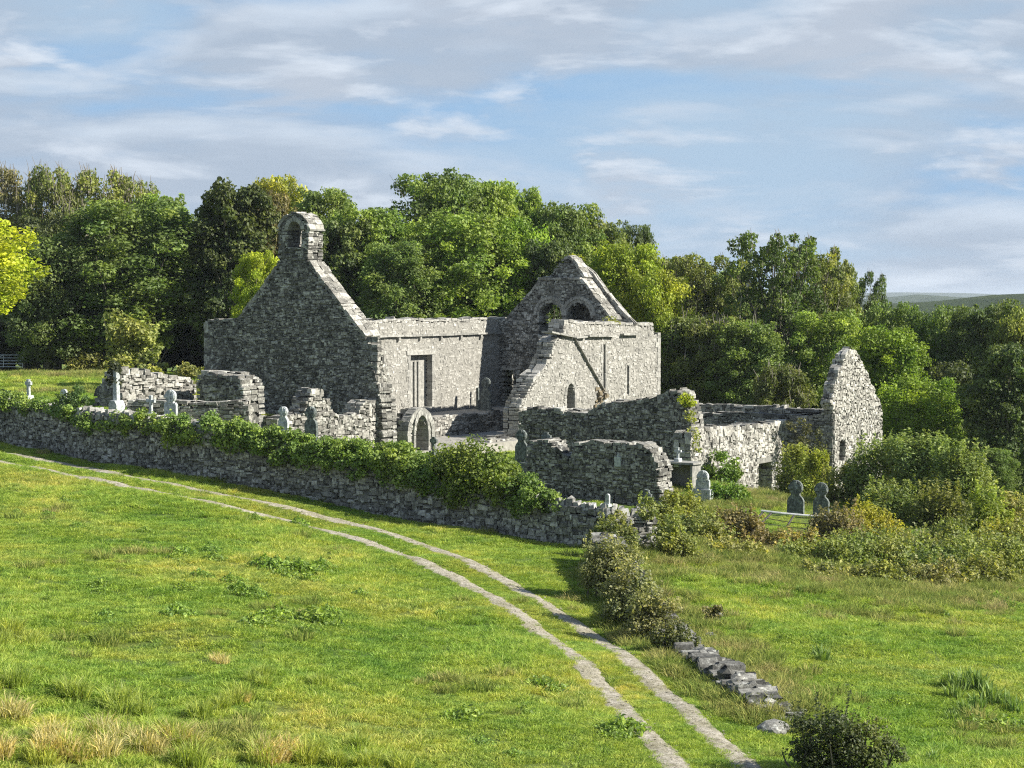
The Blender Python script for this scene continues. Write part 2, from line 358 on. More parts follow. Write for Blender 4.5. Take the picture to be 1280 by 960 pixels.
def build_wall(name, parent, fr, poly, opens=(), sw=.36, sh=.2, nobj=0, mat='stone', core='mortar', cap=True, jit=.14,
               back=True, proud=.05, capw=.42, caph=.17, zcut=None, stone_name='stone', tone_bias=0., ins=.055, prmin=0., squash=1.):
    th = fr.thick; P = np.array(poly); umin, umax = P[:, 0].min(), P[:, 0].max(); zmin, zmax = P[:, 1].min(), P[:, 1].max()
    def solid(u, z):
        s = inside(poly, u, z)
        for o in opens: s &= ~in_open(o, u, z)
        return s
    # core
    mb = MB(); du = .16; zs = np.arange(zmin, zmax, .06)
    for u in np.arange(umin, umax, du):
        s = solid(np.full(len(zs), u+du/2), zs) & solid(np.full(len(zs), u-.13), zs) & solid(np.full(len(zs), u+du+.13), zs); s[:-2] &= s[2:]; e = np.flatnonzero(np.diff(np.concatenate([[0], s.astype(int), [0]])))
        for a, b in zip(e[::2], e[1::2]):
            if b-a < 2: continue
            za, zb = zs[a]-.03, zs[b-1]+.03-(.05 if b < len(zs) else 0)
            v = fr.pos([u, u+du, u+du, u]*2, [ins, ins, th-ins, th-ins]*2, [za]*4+[zb]*4); mb.add(v, BOXF, tone=.5)
    root = mb.mesh(name, M[core]); root = link(name, root, parent)
    # stones
    for side in ((1, -1) if back else (1,)):
        S = []; z = zmin-RNG.uniform(0, sh)
        while z < zmax:
            hh = sh*RNG.uniform(.6, 1.45); zc = z+hh*.5
            us = np.arange(umin-.02, umax+.02, .04); s = solid(us, np.full(len(us), zc))
            e = np.flatnonzero(np.diff(np.concatenate([[0], s.astype(int), [0]])))
            for a, b in zip(e[::2], e[1::2]):
                x, xe = us[a]-.01, us[b-1]+.01
                first = True
                while x < xe-.03:
                    w = sw*RNG.choice([.4, .7, 1, 1.5], p=[.25, .35, .28, .12])*RNG.uniform(.75, 1.25)
                    if xe-(x+w) < sw*.4: w = xe-x
                    w = min(w, xe-x); last = x+w > xe-.03; q = RNG.uniform(.35, .35+.2*squash)
                    dz = RNG.uniform(-q, q)*hh; hs = hh*RNG.uniform(.7, 1.3); g = .006; p_ = RNG.uniform(prmin, proud); dp = th*RNG.uniform(.45, .56)
                    if first or last:
                        dp = th*RNG.uniform(.26, .36)
                        if side > 0: S.append((x+g, x+w-g, z+dz, z+dz, z+dz+hs-g, z+dz+hs-g, -dp-.01, th*RNG.uniform(.6, .72)))
                    if RNG.random() < .14 and w > .2:     # two thin stones in place of one
                        S.append((x+g, x+w-g, z+dz, z+dz, z+dz+hs*.5-g, z+dz+hs*.5-g, p_, dp)); p_ = RNG.uniform(prmin, proud)
                        S.append((x+g, x+w-g, z+dz+hs*.5, z+dz+hs*.5, z+dz+hs-g, z+dz+hs-g, p_, dp))
                    else:
                        a1, a2, b1, b2 = RNG.uniform(-.12, .12, 4)*hh*squash
                        S.append((x+g, x+w-g, z+dz+a1, z+dz+a2, z+dz+hs-g*2+b1, z+dz+hs-g*2+b2, p_, dp))
                    x += w; first = False
            z += hh*.93
        if zcut is not None: S = [q for q in S if q[4] > zcut]
        S = np.array(S)
        if cap:
            C = []; x = umin
            uu = np.arange(umin, umax, .05)
            tz = np.array([max([zz for zz in zs[solid(np.full(len(zs), q), zs)]] or [np.nan]) for q in uu])
            while x < umax-.1:
                w = capw*RNG.uniform(.6, 1.4); w = min(w, umax-x)
                a = np.interp(x, uu, tz); b = np.interp(x+w, uu, tz)
                if not (np.isnan(a) or np.isnan(b) or abs(a-b) > .8*w):
                    
                    h = caph*RNG.uniform(.5, 1.5); C.append((x+.01, x+w-.01, a-.06, b-.06, a+h, b+h, RNG.uniform(.0, .07), th*.5+RNG.uniform(-.1, .1)))
                x += w
            if C: S = np.vstack([S, C]) if len(S) else np.array(C)
        if not len(S): continue
        V = stones_verts(fr, S, side, jit); n = len(S)
        tone = np.clip(RNG.normal(.5+tone_bias, .25, n), 0, 1); F = STF if side > 0 else STF[:, ::-1]  # bias paints sunlit walls lighter and shaded ones darker
        pick = np.zeros(n, bool)
        if nobj and side > 0:
            cpos = V.mean(1); sz = (S[:, 1]-S[:, 0])*(S[:, 4]-S[:, 2])/cpos[:, 1]**2
            vis = (cpos[:, 2] > (gz(cpos[:, 0], cpos[:, 1])-.05)); sz = sz*vis
            k = np.argsort(-sz)[:nobj]; pick[k] = vis[k]
        for i in np.flatnonzero(pick):
            c = V[i].mean(0); me = mesh_np(stone_name, V[i]-c, F, M[mat], np.full(12, tone[i])); st = link(stone_name, me, root); st.location = c
            # location is in world space; parent has identity transform
        r = np.flatnonzero(~pick); Vr = V[r].reshape(-1, 3); Fr = (F[None]+12*np.arange(len(r))[:, None, None]).reshape(-1, 4)
        me = mesh_np('rubble', Vr, Fr, M[mat], np.repeat(tone[r], 12)); tag(link('rubble', me, root), kind='stuff')
    return root
def voussoirs(parent, fr, uc, zs, ri, ro, d0, d1, n, name='voussoir', a0=0, a1=math.pi, mat='dressed', point=0.):
    for i in range(n):
        t0 = a0+(a1-a0)*(i+.03)/n; t1 = a0+(a1-a0)*(i+.97)/n; V = []
        for d in (d0, d1):
            for t, r in ((t0, ri), (t1, ri), (t1, ro), (t0, ro)):
                V.append((uc+math.cos(t)*r, d, zs+math.sin(t)*r*(1+point)))
        V = np.array(V)+RNG.uniform(-.012, .012, (8, 3)); W = fr.pos(V[:, 0], V[:, 1], V[:, 2]); c = W.mean(0)
        me = mesh_np(name, W-c, BOXF, M[mat], np.full(8, random.random())); st = link(name, me, parent); st.location = c
def block(parent, name, fr, u0, u1, d0, d1, z0, z1, mat='dressed', jit=.012, zs=0.):
    V = np.array([(u0, d0, z0), (u1, d0, z0+zs), (u1, d1, z0+zs), (u0, d1, z0), (u0, d0, z1), (u1, d0, z1+zs), (u1, d1, z1+zs), (u0, d1, z1)])
    V = V+RNG.uniform(-jit, jit, (8, 3)); W = fr.pos(V[:, 0], V[:, 1], V[:, 2]); c = W.mean(0)
    me = mesh_np(name, W-c, BOXF, M[mat], np.full(8, random.random())); st = link(name, me, parent); st.location = c; return st

def coping(parent, name, fr, pts, h=.16, step=.42, d0=-.03, d1=None, mat='stone', side=1):
    """slabs laid along a sloping top edge; pts (u,z)"""
    d1 = fr.thick+.03 if d1 is None else d1
    P = np.array(pts); seg = np.linalg.norm(np.diff(P, axis=0), axis=1); Sg = np.concatenate([[0], np.cumsum(seg)]); n = max(1, round(Sg[-1]/step)); t = np.linspace(0, Sg[-1], n+1)
    U = np.interp(t, Sg, P[:, 0]); Z = np.interp(t, Sg, P[:, 1])
    for i in range(n):
        du, dz_ = U[i+1]-U[i], Z[i+1]-Z[i]; l = math.hypot(du, dz_); nx_, nz_ = -dz_/l, du/l
        if side < 0: nx_, nz_ = -nx_, -nz_
        hh = h*RNG.uniform(.8, 1.25); V = []
        a_, b_ = .02, .98; dm = d0+(d1-d0)*RNG.uniform(.35, .65)
        for (e0, e1) in ((d0, dm-.01), (dm+.01, d1)):
            V = []
            for k in (-.12, hh):
                for (f, d) in ((a_, e0), (b_, e0), (b_, e1), (a_, e1)):
                    V.append((U[i]+du*f+nx_*k, d, Z[i]+dz_*f+nz_*k))
            V = np.array(V)+RNG.uniform(-.045, .045, (8, 3)); W = fr.pos(V[:, 0], V[:, 1], V[:, 2]); c = W.mean(0)
            st = link(name, mesh_np(name, W-c, BOXF, M[mat], np.full(8, random.uniform(.3, 1))), parent); st.location = c
# church axes: E runs along the nave, S points out of the south wall
AE = R(31); E = np.array([math.sin(AE), math.cos(AE)]); S_ = np.array([E[1], -E[0]]); Nn = -S_
SW = np.array([-7.65, 108.0]); A0 = SW+Nn*9.9
def fr_line(o, d, length, thick, nsign=1): return Frame([o, o+np.array(d)*length], thick, nsign)
#EOF_PART1

# ================================================================== SETTING: ground, track, far land
def lines(lo, hi, a, b, fine, reach):
    m = np.arange(a, b+.01, fine); g = [b]; st = fine
    while g[-1] < hi: st *= 1.28; g.append(g[-1]+st)
    h = [a]; st = fine
    while h[-1] > lo: st *= 1.28; h.append(h[-1]-st)
    return np.concatenate([h[::-1][:-1], m, g[1:]])
gx = lines(-14000, 14000, -46, 46, .45, 0); gy = lines(-500, 16000, 30, 150, .45, 0)
GX, GY = np.meshgrid(gx, gy); GZ = gz(GX, GY)
nx, ny = len(gx), len(gy); I = (np.arange(ny-1)[:, None]*nx+np.arange(nx-1)).ravel()
ground = link('ground', mesh_np('ground', np.stack([GX.ravel(), GY.ravel(), GZ.ravel()], 1), np.stack([I, I+1, I+nx+1, I+nx], 1), M['turf'], smooth=True))
tag(ground, kind='structure')

# the two wheel ruts of the farm track, worn strips of gravel
UP = [(-60,556),(0,566),(50,574),(100,584),(160,596),(240,611),(320,627),(380,640),(460,659),(510,675),(560,692),(600,710),(640,730),(690,763),(740,793),(790,828),(827,863),(867,897),(900,930),(930,955),(970,990)]
LO = [(-60,568),(0,578),(50,586),(92,595),(175,611),(250,626),(320,642),(380,656),(460,678),(510,696),(560,717),(600,738),(640,763),(673,787),(707,813),(737,840),(767,870),(790,900),(817,927),(845,957),(875,995)]
def world_path(px):
    P = np.array(px, float); t = np.concatenate([[0], np.cumsum(np.linalg.norm(np.diff(P, axis=0), axis=1))]); q = np.arange(0, t[-1], 6.)
    Q = np.stack([np.interp(q, t, P[:, k]) for k in (0, 1)], 1); K = 8; Qp = np.pad(Q, ((K, K), (0, 0)), 'reflect', reflect_type='odd'); w = np.hanning(2*K+3)[1:-1]; w /= w.sum()
    Q = np.stack([np.convolve(Qp[:, i], w, 'valid') for i in (0, 1)], 1); return np.array([on_ground(*p)[:2] for p in Q])
def resample(P, st):
    s = np.concatenate([[0], np.cumsum(np.linalg.norm(np.diff(P, axis=0), axis=1))]); t = np.arange(0, s[-1], st)
    # smooth with a small moving window
    Q = np.stack([np.interp(t, s, P[:, k]) for k in (0, 1)], 1); k = 8; Qp = np.pad(Q, ((k, k), (0, 0)), 'edge')
    return np.stack([np.convolve(Qp[:, i], np.ones(2*k+1)/(2*k+1), 'valid') for i in (0, 1)], 1)
RUTS = []
for nm, px in (('rut', UP), ('rut', LO)):
    Q = resample(world_path(px), .22); RUTS.append(Q)
    D = np.gradient(Q, axis=0); D /= np.linalg.norm(D, axis=1)[:, None]; NNn = np.stack([D[:, 1], -D[:, 0]], 1); n = len(Q); K = 7; V = []
    def wob(seed): 
        r = np.random.default_rng(seed); a = r.normal(0, 1, n); return np.convolve(np.pad(a, 2, 'edge'), np.ones(5)/5, 'valid')*.06+a*.03
    wl, wr = 0.38+wob(len(RUTS)), .38+wob(9+len(RUTS))
    for k in range(K):
        f = k/(K-1); off = -wl*(1-f)+wr*f; p = Q+NNn*off[:, None]
        V.append(np.concatenate([p, (gz(p[:, 0], p[:, 1])+.035-.05*(abs(f-.5)*2)**4)[:, None]], 1))
    V = np.stack(V, 1).reshape(-1, 3); I = (np.arange(n-1)[:, None]*K+np.arange(K-1)).ravel()
    tag(link('track_rut', mesh_np('track_rut', V, np.stack([I, I+1, I+K+1, I+K], 1), M['track'], smooth=True)), kind='structure')
ALLR = np.concatenate(RUTS)

_pb = MB(); _r = np.random.default_rng(5)
for _i in range(1200):
    _j = _r.integers(0, len(ALLR)); x_, y_ = ALLR[_j]+_r.normal(0, .22, 2); sz_ = _r.uniform(.012, .035); _pb.box((x_, y_, g1(x_, y_)+.04), (sz_*1.4, sz_, sz_*.7), jit=sz_*.25, tone=_r.uniform(.2, 1))
tag(link('track_pebbles', _pb.mesh('track_pebbles', M['track'])), kind='stuff')
# far wooded ridge and hills
def hill(name, Y, x0, x1, prof, depth, mat, seed, n=160):
    r = np.random.default_rng(seed); xs = np.linspace(x0, x1, n); ph = r.uniform(0, 6.28, 14)
    ns = sum(np.sin(xs/(x1-x0)*6.28*(2+i*3.1)+ph[i])/(2+i*1.5) for i in range(14))
    V = []; K = 9
    for k in range(K):
        t = k/(K-1); h = np.sin(t*math.pi)**.8; z = -12+(np.interp(xs, prof[0], prof[1])+12+ns*prof[2])*h
        V.append(np.stack([xs, np.full(n, Y+(t-.5)*depth)+ns*depth*.03, z], 1))
    V = np.stack(V, 1).reshape(-1, 3); I = (np.arange(n-1)[:, None]*K+np.arange(K-1)).ravel()
    return tag(link(name, mesh_np(name, V, np.stack([I, I+K, I+K+1, I+1], 1), mat, smooth=True)), kind='structure')
def zz(py, Y): return z_at(py, Y)
hill('distant_hill', 9000, x_at(-900, 9000), x_at(2600, 9000), ([x_at(-900,9000), x_at(500,9000), x_at(1120,9000), x_at(1200,9000), x_at(1260,9000), x_at(2600,9000)], [zz(371,9000), zz(370,9000), zz(366,9000), zz(367,9000), zz(371,9000), zz(370,9000)], 6), 3000, M['far'], 3)
hill('distant_hill', 3800, x_at(-900, 3800), x_at(2600, 3800), ([x_at(-900,3800), x_at(1080,3800), x_at(1150,3800), x_at(1200,3800), x_at(2600,3800)], [zz(375,3800), zz(374,3800), zz(368,3800), zz(372,3800), zz(374,3800)], 2.5), 900, M['far'], 5)
hill('wooded_ridge', 900, x_at(-900, 900), x_at(2600, 900), ([x_at(-900,900), x_at(1050,900), x_at(1180,900), x_at(1240,900), x_at(1300,900), x_at(2600,900)], [zz(380,900), zz(382,900), zz(374,900), zz(366,900), zz(364,900), zz(370,900)], .8), 300, M['far'], 8)

# ================================================================== THE CHURCH
church = empty('ruined_church', (float(SW[0]), float(SW[1]), 1.0))
tag(church, 'large roofless grey stone church with a bell gable at its left end', 'church')
church['kind'] = 'structure'; del church['kind']
# --- west gable with the bellcote
gW = fr_line(SW+Nn*16, S_, 16, 1.35)
pw = lambda *p: gW.uz(*p)
west = [pw(256,480), pw(256,401), pw(297,400), pw(322,367), pw(345,334), pw(347.5,324), pw(347.5,287), pw(350,279), pw(356,271), pw(363,267), pw(371,266.5), pw(379,270), pw(385,278), pw(387,287), pw(385.5,326),
        pw(400,346), pw(420,372), pw(440,398), pw(457,420), pw(463,445), pw(470,470), pw(478,505), pw(480,560), pw(256,560)]
west[0] = (west[0][0], west[0][1])
ob = (pw(361,300)[0], pw(377,300)[0], pw(361,309)[1], pw(361,277)[1], 'round')
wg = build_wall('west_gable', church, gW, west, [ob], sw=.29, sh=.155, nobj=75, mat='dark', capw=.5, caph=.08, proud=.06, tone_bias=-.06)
wg['label'] = 'tall dark lichened gable wall with a round-topped bell opening at its peak'
coping(wg, 'coping_stone', gW, [pw(386,327), pw(400,347), pw(420,373), pw(440,399), pw(457,421)], .07, .42)
coping(wg, 'coping_stone', gW, [pw(297,399.5), pw(322,367), pw(345,334)], .08, .6)
coping(wg, 'coping_stone', gW, [pw(347.5,284), pw(350,278), pw(356,271), pw(363,267.3), pw(371,266.5), pw(379,270.5), pw(385,279), pw(387,287)], .05, .36)
uc = (ob[0]+ob[1])/2; r = (ob[1]-ob[0])/2
voussoirs(wg, gW, uc, ob[3]-r, r, r+.24, -.09, 1.44, 9)
for (a, b) in ((345.5, 350.5), (383.5, 389.5)):     # little string course under the bell arch
    u0, z0 = pw(a, 287); u1, _ = pw(b, 287); block(wg, 'impost', gW, u0+.06, u1-.06, -.05, 1.40, z0-.05, z0+.04)

# --- north wall seen from inside, with the splayed window, string course and parapet
gN = fr_line(A0, E, 31, 1.1); pn = lambda *p: gN.uz(*p)
uN = pn(624, 500)[0]
zt = pn(540, 399.5)[1]
north = [(.3, 0)]+[(q_, zt+RNG.uniform(-.1, .06)) for q_ in np.arange(.3, uN+1.3, .8)]+[(uN+1.4, zt), (uN+1.4, 0)]
wn = (pn(513,500)[0], pn(540,500)[0], pn(526,510)[1], pn(526,443)[1])
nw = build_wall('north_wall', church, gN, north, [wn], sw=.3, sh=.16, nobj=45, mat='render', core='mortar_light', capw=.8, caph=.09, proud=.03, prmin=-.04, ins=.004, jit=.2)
nw['label'] = 'long sunlit inner wall of pale rendered stone with one tall splayed window'
zc_ = pn(540, 418.5)[1]; x = pn(468, 418)[0]
while x < uN-.3:                                  # string course slabs and corbels
    w = RNG.uniform(.8, 1.3); block(nw, 'string_course_slab', gN, x, x+w-.02, -.24, .2, zc_-.07, zc_+.07, 'dressed', .018); x += w
for px in (497, 524, 550, 575, 600):
    u, _ = pn(px, 420); block(nw, 'corbel', gN, u-.1, u+.1, -.17, .2, zc_-.34, zc_-.072, 'dressed', .02)
# window: surround, thin outer wall with two lancet slits, sill
block(nw, 'window_lintel', gN, wn[0]-.45, wn[1]+.45, -.05, .35, wn[3]-.02, wn[3]+.3)
block(nw, 'window_sill', gN, wn[0]-.1, wn[1]+.1, -.06, .5, wn[2]-.18, wn[2]+.02)
z = wn[2]+.02
while z < wn[3]-.05:
    h = min(RNG.uniform(.3, .5), wn[3]-.02-z); w = RNG.uniform(.2, .4)
    block(nw, 'jamb_stone', gN, wn[1]-.01, wn[1]+w, -.03, .4, z, z+h-.015); block(nw, 'jamb_stone', gN, wn[0]-w, wn[0]+.01, -.03, .4, z, z+h-.015); z += h
s1, s2 = pn(516.3, 480)[0]+.84, pn(521.3, 480)[0]+.84
xs = [wn[0], s1-.11, s1+.11, s2-.11, s2+.11, wn[1]]
for a, b in ((0, 1), (2, 3), (4, 5)): block(nw, 'window_mullion' if a == 2 else 'window_panel', gN, xs[a], xs[b], .52, .95, wn[2], wn[3]-.0, 'dressed', .006)
for a, b in ((1, 2), (3, 4)): block(nw, 'lancet_head', gN, xs[a], xs[b], .54, .93, wn[3]-.5, wn[3]-.02, 'dressed', .004)

# --- east gable with two round arches and a small door
NE = gN.o+E*uN
gE = fr_line(NE-S_*.1, S_, 11, 1.4); pe = lambda *p: gE.uz(*p)
z_e = pe(632, 401)[1]
east = [(0, 0), (0, z_e), pe(632, 400), pe(655, 374), pe(676, 349), pe(726, 349), pe(733,357), pe(750, 381), pe(765, 400), (9.35, 8.3), (9.35, 0)]
dz = (pe(630.5,500)[0], pe(641,500)[0], 1.0, pe(636,462)[1])
ar = [(pe(674,390)[0], pe(702,390)[0], pe(680,420)[1], pe(686,378)[1], 'round'), (pe(709,390)[0], pe(738,390)[0], pe(720,420)[1], pe(722,378)[1], 'round')]
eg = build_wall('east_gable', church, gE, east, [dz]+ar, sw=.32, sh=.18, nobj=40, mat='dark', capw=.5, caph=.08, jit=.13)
eg['label'] = 'inner gable pierced by two round arches and a small dark doorway'
coping(eg, 'coping_stone', gE, [pe(726,349), pe(733,357), pe(750,381), pe(765,400)], .08, .5, mat='stone')
coping(eg, 'coping_stone', gE, [pe(632,400), pe(655,374), pe(676,350)], .07, .5, mat='stone')
for a in ar:
    uc = (a[0]+a[1])/2; r = (a[1]-a[0])/2
    for rr, dd in ((r, 0.), (r+.22, -.06)): voussoirs(eg, gE, uc, a[3]-r, rr, rr+.21, -.04+dd, .4, 11 if rr == r else 13)
block(eg, 'door_lintel', gE, dz[0]-.2, dz[1]+.2, -.04, .6, dz[3]-.02, dz[3]+.25)
uA, zA = pe(676, 349); uB, _ = pe(726, 349)
x = uA-.2
while x < uB-.2:
    w = RNG.uniform(.4, .8); block(eg, 'ledge_slab', gE, x, min(x+w, uB)-.02, -.1, .5, zA-.04, zA+.07+RNG.uniform(0, .06), 'stone'); x += w
gP = Frame([gE.o+E*.32, gE.o+E*.32+S_*11], 1.1); pp_ = lambda *p: gP.uz(*p)
peak = [(pp_(683,349)[0], zA-.2), pp_(684,349), pp_(690,341), pp_(697,330), pp_(705,323), pp_(713,321), pp_(721,332), pp_(730,348), (pp_(730,348)[0]+.1, zA-.2)]
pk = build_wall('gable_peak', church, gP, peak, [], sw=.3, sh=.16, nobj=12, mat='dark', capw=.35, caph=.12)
gR = Frame([gE.o+E*1.75, gE.o+E*1.75+S_*12], .42); pr_ = lambda *p: gR.uz(*p)
rib = [pr_(715,326), pr_(738,340), pr_(757,366), pr_(775,388), pr_(790,405), (pr_(790,405)[0], 7.0), (pr_(715,326)[0], 7.0)]
rb = build_wall('roof_rib', church, gR, rib, [], sw=.4, sh=.2, nobj=0, capw=.6, caph=.06)

coping(pk, 'coping_stone', gP, [pp_(705,323), pp_(713,320.5), pp_(721,331), pp_(730,347)], .1, .4, mat='stone')
coping(rb, 'coping_stone', gR, [pr_(717,326), pr_(738,340), pr_(757,366), pr_(775,388), pr_(792,406)], .12, .6)
# --- south wall: what stands of it
gS = fr_line(SW-E*12, E, 50, 1.2); ps = lambda *p: gS.uz(*p)
uSE = ps(825, 450)[0]
south = [(ps(648,515)[0], -.5), ps(649,512), ps(654,498), ps(664,482), ps(668,472), ps(681,462), ps(684,450), ps(690,440), ps(691,430), ps(697,422), ps(704,421), ps(705,403), ps(716,401.8), ps(729,404), ps(742,403), ps(752,405.5), ps(764,403.6), ps(778,405), ps(790,404), ps(803,406), ps(817,404.5), ps(818,417),
         (uSE, ps(825,418)[1]), (uSE, -.5)]
so = [(ps(708,490)[0], ps(718.5,490)[0], ps(713,512)[1], ps(713,478)[1], 'point'), (ps(754,450)[0], ps(757,450)[0], ps(755,487)[1], ps(755,430)[1]),
      (ps(783.5,450)[0], ps(786,450)[0], ps(785,495)[1], ps(785,455)[1])]
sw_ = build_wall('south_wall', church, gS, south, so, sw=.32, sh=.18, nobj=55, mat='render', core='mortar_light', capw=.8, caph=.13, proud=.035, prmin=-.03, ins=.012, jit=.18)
sw_['label'] = 'sunlit outer wall with slit windows and a broken stepped left edge'
for px, a, b in ((754.5, 430, 487), (784, 455, 495)):      # dressed margins of the slit windows
    u, z1 = ps(px+.8, a); _, z0 = ps(px, b); z = z0
    while z < z1:
        h = min(RNG.uniform(.4, .8), z1-z+.05)
        for sg in (-1, 1):
            ww = RNG.uniform(.18, .34); uu = u+sg*.16
            block(sw_, 'jamb_stone', gS, min(uu, uu+sg*ww), max(uu, uu+sg*ww), -.025, .25, z, z+h-.015)
        z += h
u, z1 = ps(713.2, 480); _, z0 = ps(713, 512); z = z0          # little pointed opening: jambs and head
w_ = (so[0][1]-so[0][0])/2; uc = (so[0][0]+so[0][1])/2; zs_ = so[0][3]-w_*1.5
while z < zs_-.02:
    h = min(RNG.uniform(.3, .5), zs_-z)
    for sg in (-1, 1): ww = RNG.uniform(.2, .34); a = uc+sg*(w_-.03); block(sw_, 'jamb_stone', gS, min(a, a+sg*ww), max(a, a+sg*ww), -.03, .5, z, z+h-.012)
    z += h
voussoirs(sw_, gS, uc, zs_, w_-.02, w_+.24, -.04, .5, 6, point=.45)
# eaves course of projecting slabs
for (xa, xb, ya, yb) in ((685, 716, 415, 421), (716, 730, 422, 421), (732, 765, 420, 420), (775, 796, 418, 417.5)):
    (u0, z0), (u1, z1) = ps(xa, ya), ps(xb, yb); n = max(1, round((u1-u0)/1.1))
    for k in range(n):
        f0, f1 = k/n, (k+1)/n; a, b = u0+(u1-u0)*f0, u0+(u1-u0)*f1; z = z0+(z1-z0)*f0
        block(sw_, 'eaves_slab', gS, a, b-.03, -.32, .5, z-.06, z+.05, 'dressed', .02, zs=(z1-z0)*(f1-f0))
(u0, z0), (u1, z1) = ps(716.5, 423), ps(754, 489)           # old roof line: a slanting drip course
n = 12
for k in range(n):
    a, b = u0+(u1-u0)*k/n, u0+(u1-u0)*(k+1)/n; za = z0+(z1-z0)*k/n; zb = z0+(z1-z0)*(k+1)/n
    V = np.array([(a,-.2,za-.03),(b,-.2,zb-.03),(b,.2,zb-.03),(a,.2,za-.03),(a,-.2,za+.04),(b,-.2,zb+.04),(b,.2,zb+.04),(a,.2,za+.04)])+RNG.uniform(-.02,.02,(8,3))
    Wv = gS.pos(V[:,0], V[:,1], V[:,2]); c = Wv.mean(0); st = link('drip_stone', mesh_np('drip_stone', Wv-c, BOXF, M['dressed'], np.full(8, .3)), sw_); st.location = c
(u0, z0), (u1, z1) = ps(742, 506), ps(758, 492)             # tan stump of masonry below the slit
for k in range(14): a_ = u0+(u1-u0)*RNG.uniform(.0, .75); block(sw_, 'buttress_stone', gS, a_, a_+RNG.uniform(.25, .5), -RNG.uniform(.05, .3), .1, z0-.6+k*.12, z0-.4+k*.12, 'tan', .08)
z = -.3                                              # big corner stones at the east end
while z < ps(820, 418)[1]-.1:
    h = RNG.uniform(.26, .42); l = RNG.choice([.45, .85])*RNG.uniform(.85, 1.1); block(sw_, 'quoin', gS, uSE-l, uSE+.03, -.035, .5, z, z+h-.012, 'dressed', .012); z += h
u0_ = pw(256, 450)[0]; z = pw(256, 475)[1]-.6
while z < pw(256, 402)[1]-.1:
    h = RNG.uniform(.24, .4); l = RNG.choice([.35, .7])*RNG.uniform(.85, 1.1); block(wg, 'quoin', gW, u0_-.03, u0_+l, -.04, .5, z, z+h-.012, 'stone', .02); z += h
# stub of the south wall beside the west gable, and the low remains running on towards the road
gS2 = fr_line(SW-E*12+S_*.02, E, 50, 1.0); p2 = lambda *p: gS2.uz(*p)
stub = [(p2(345,520)[0], .5), p2(345,522), p2(356,523), p2(366,520), p2(378,520), p2(382,504), p2(387,496), p2(390,489), p2(397,487), p2(404,490), p2(406,500), p2(412,503), p2(417,516), p2(424,522), p2(436,521),
        p2(447,519), p2(450,508), p2(456,503), p2(466,502), p2(474,503), (12.05, p2(478,503)[1]), (12.05, p2(458,424)[1]), (12.5, p2(466,440)[1]), (12.9, p2(474,460)[1]),
        (13.25, p2(484,480)[1]), (13.4, p2(488,520)[1]), (13.9, p2(495,540)[1]), (14.2, .5)]
stb = build_wall('south_wall_stub', church, gS2, stub, [], sw=.38, sh=.22, nobj=40, capw=.35, caph=.12, jit=.2, proud=.09)
stb['label'] = 'low broken remains of the south wall with a ragged stone heap'
# arched doorway standing in the south wall
gD = Frame([SW+E*2.4, SW+E*9], 1.0); pd = lambda *p: gD.uz(*p)
ua, ub = pd(508,540)[0], pd(542,540)[0]; ztop = pd(524,509)[1]; zb = .6
uc = (ua+ub)/2; ro = (ub-ua)/2; zs = ztop-ro*1.12; ri = ro*.46
arch = [(ua, zb), (ua, zs)]+[(uc+math.cos(t)*ro, zs+math.sin(t)*ro*1.08) for t in np.linspace(math.pi, 0, 14)]+[(ub, zs), (ub, zb)]
dw = build_wall('doorway', church, gD, arch, [(uc-ri, uc+ri, zb-1, zs+ri*1.7, 'point')], sw=.3, sh=.2, nobj=20, cap=False, jit=.2, proud=.04, tone_bias=.1)
dw['label'] = 'freestanding carved doorway with a rounded arch in the fallen south wall'
voussoirs(dw, gD, uc, zs, ro-.30, ro+.02, -.1, .5, 17, point=.08)
voussoirs(dw, gD, uc, zs, ri-.01, ri+.2, -.16, .95, 15, point=.75)
z = zb
while z < zs-.02:
    for sg in (-1, 1):
        for (rr, dd, ww) in ((ri, -.16, .21), (ro-.3, -.1, .3)):
            a = uc+sg*rr; block(dw, 'jamb_stone', gD, min(a, a+sg*ww), max(a, a+sg*ww), dd, .6 if rr > ri else .95, z, min(z+.36, zs))
    z += .38
# rubble heap between doorway and the standing wall
gH = Frame([SW+E*12.2, SW+E*17], 1.3); ph = lambda *p: gH.uz(*p)
heap = [(ph(608,570)[0], -.5), ph(609,555), ph(618,551), ph(632,553), ph(640,548), ph(648,552), (ph(650,560)[0], -.5)]
build_wall('fallen_masonry', church, gH, heap, [], sw=.5, sh=.3, nobj=10, jit=.25, caph=.2, proud=.15)

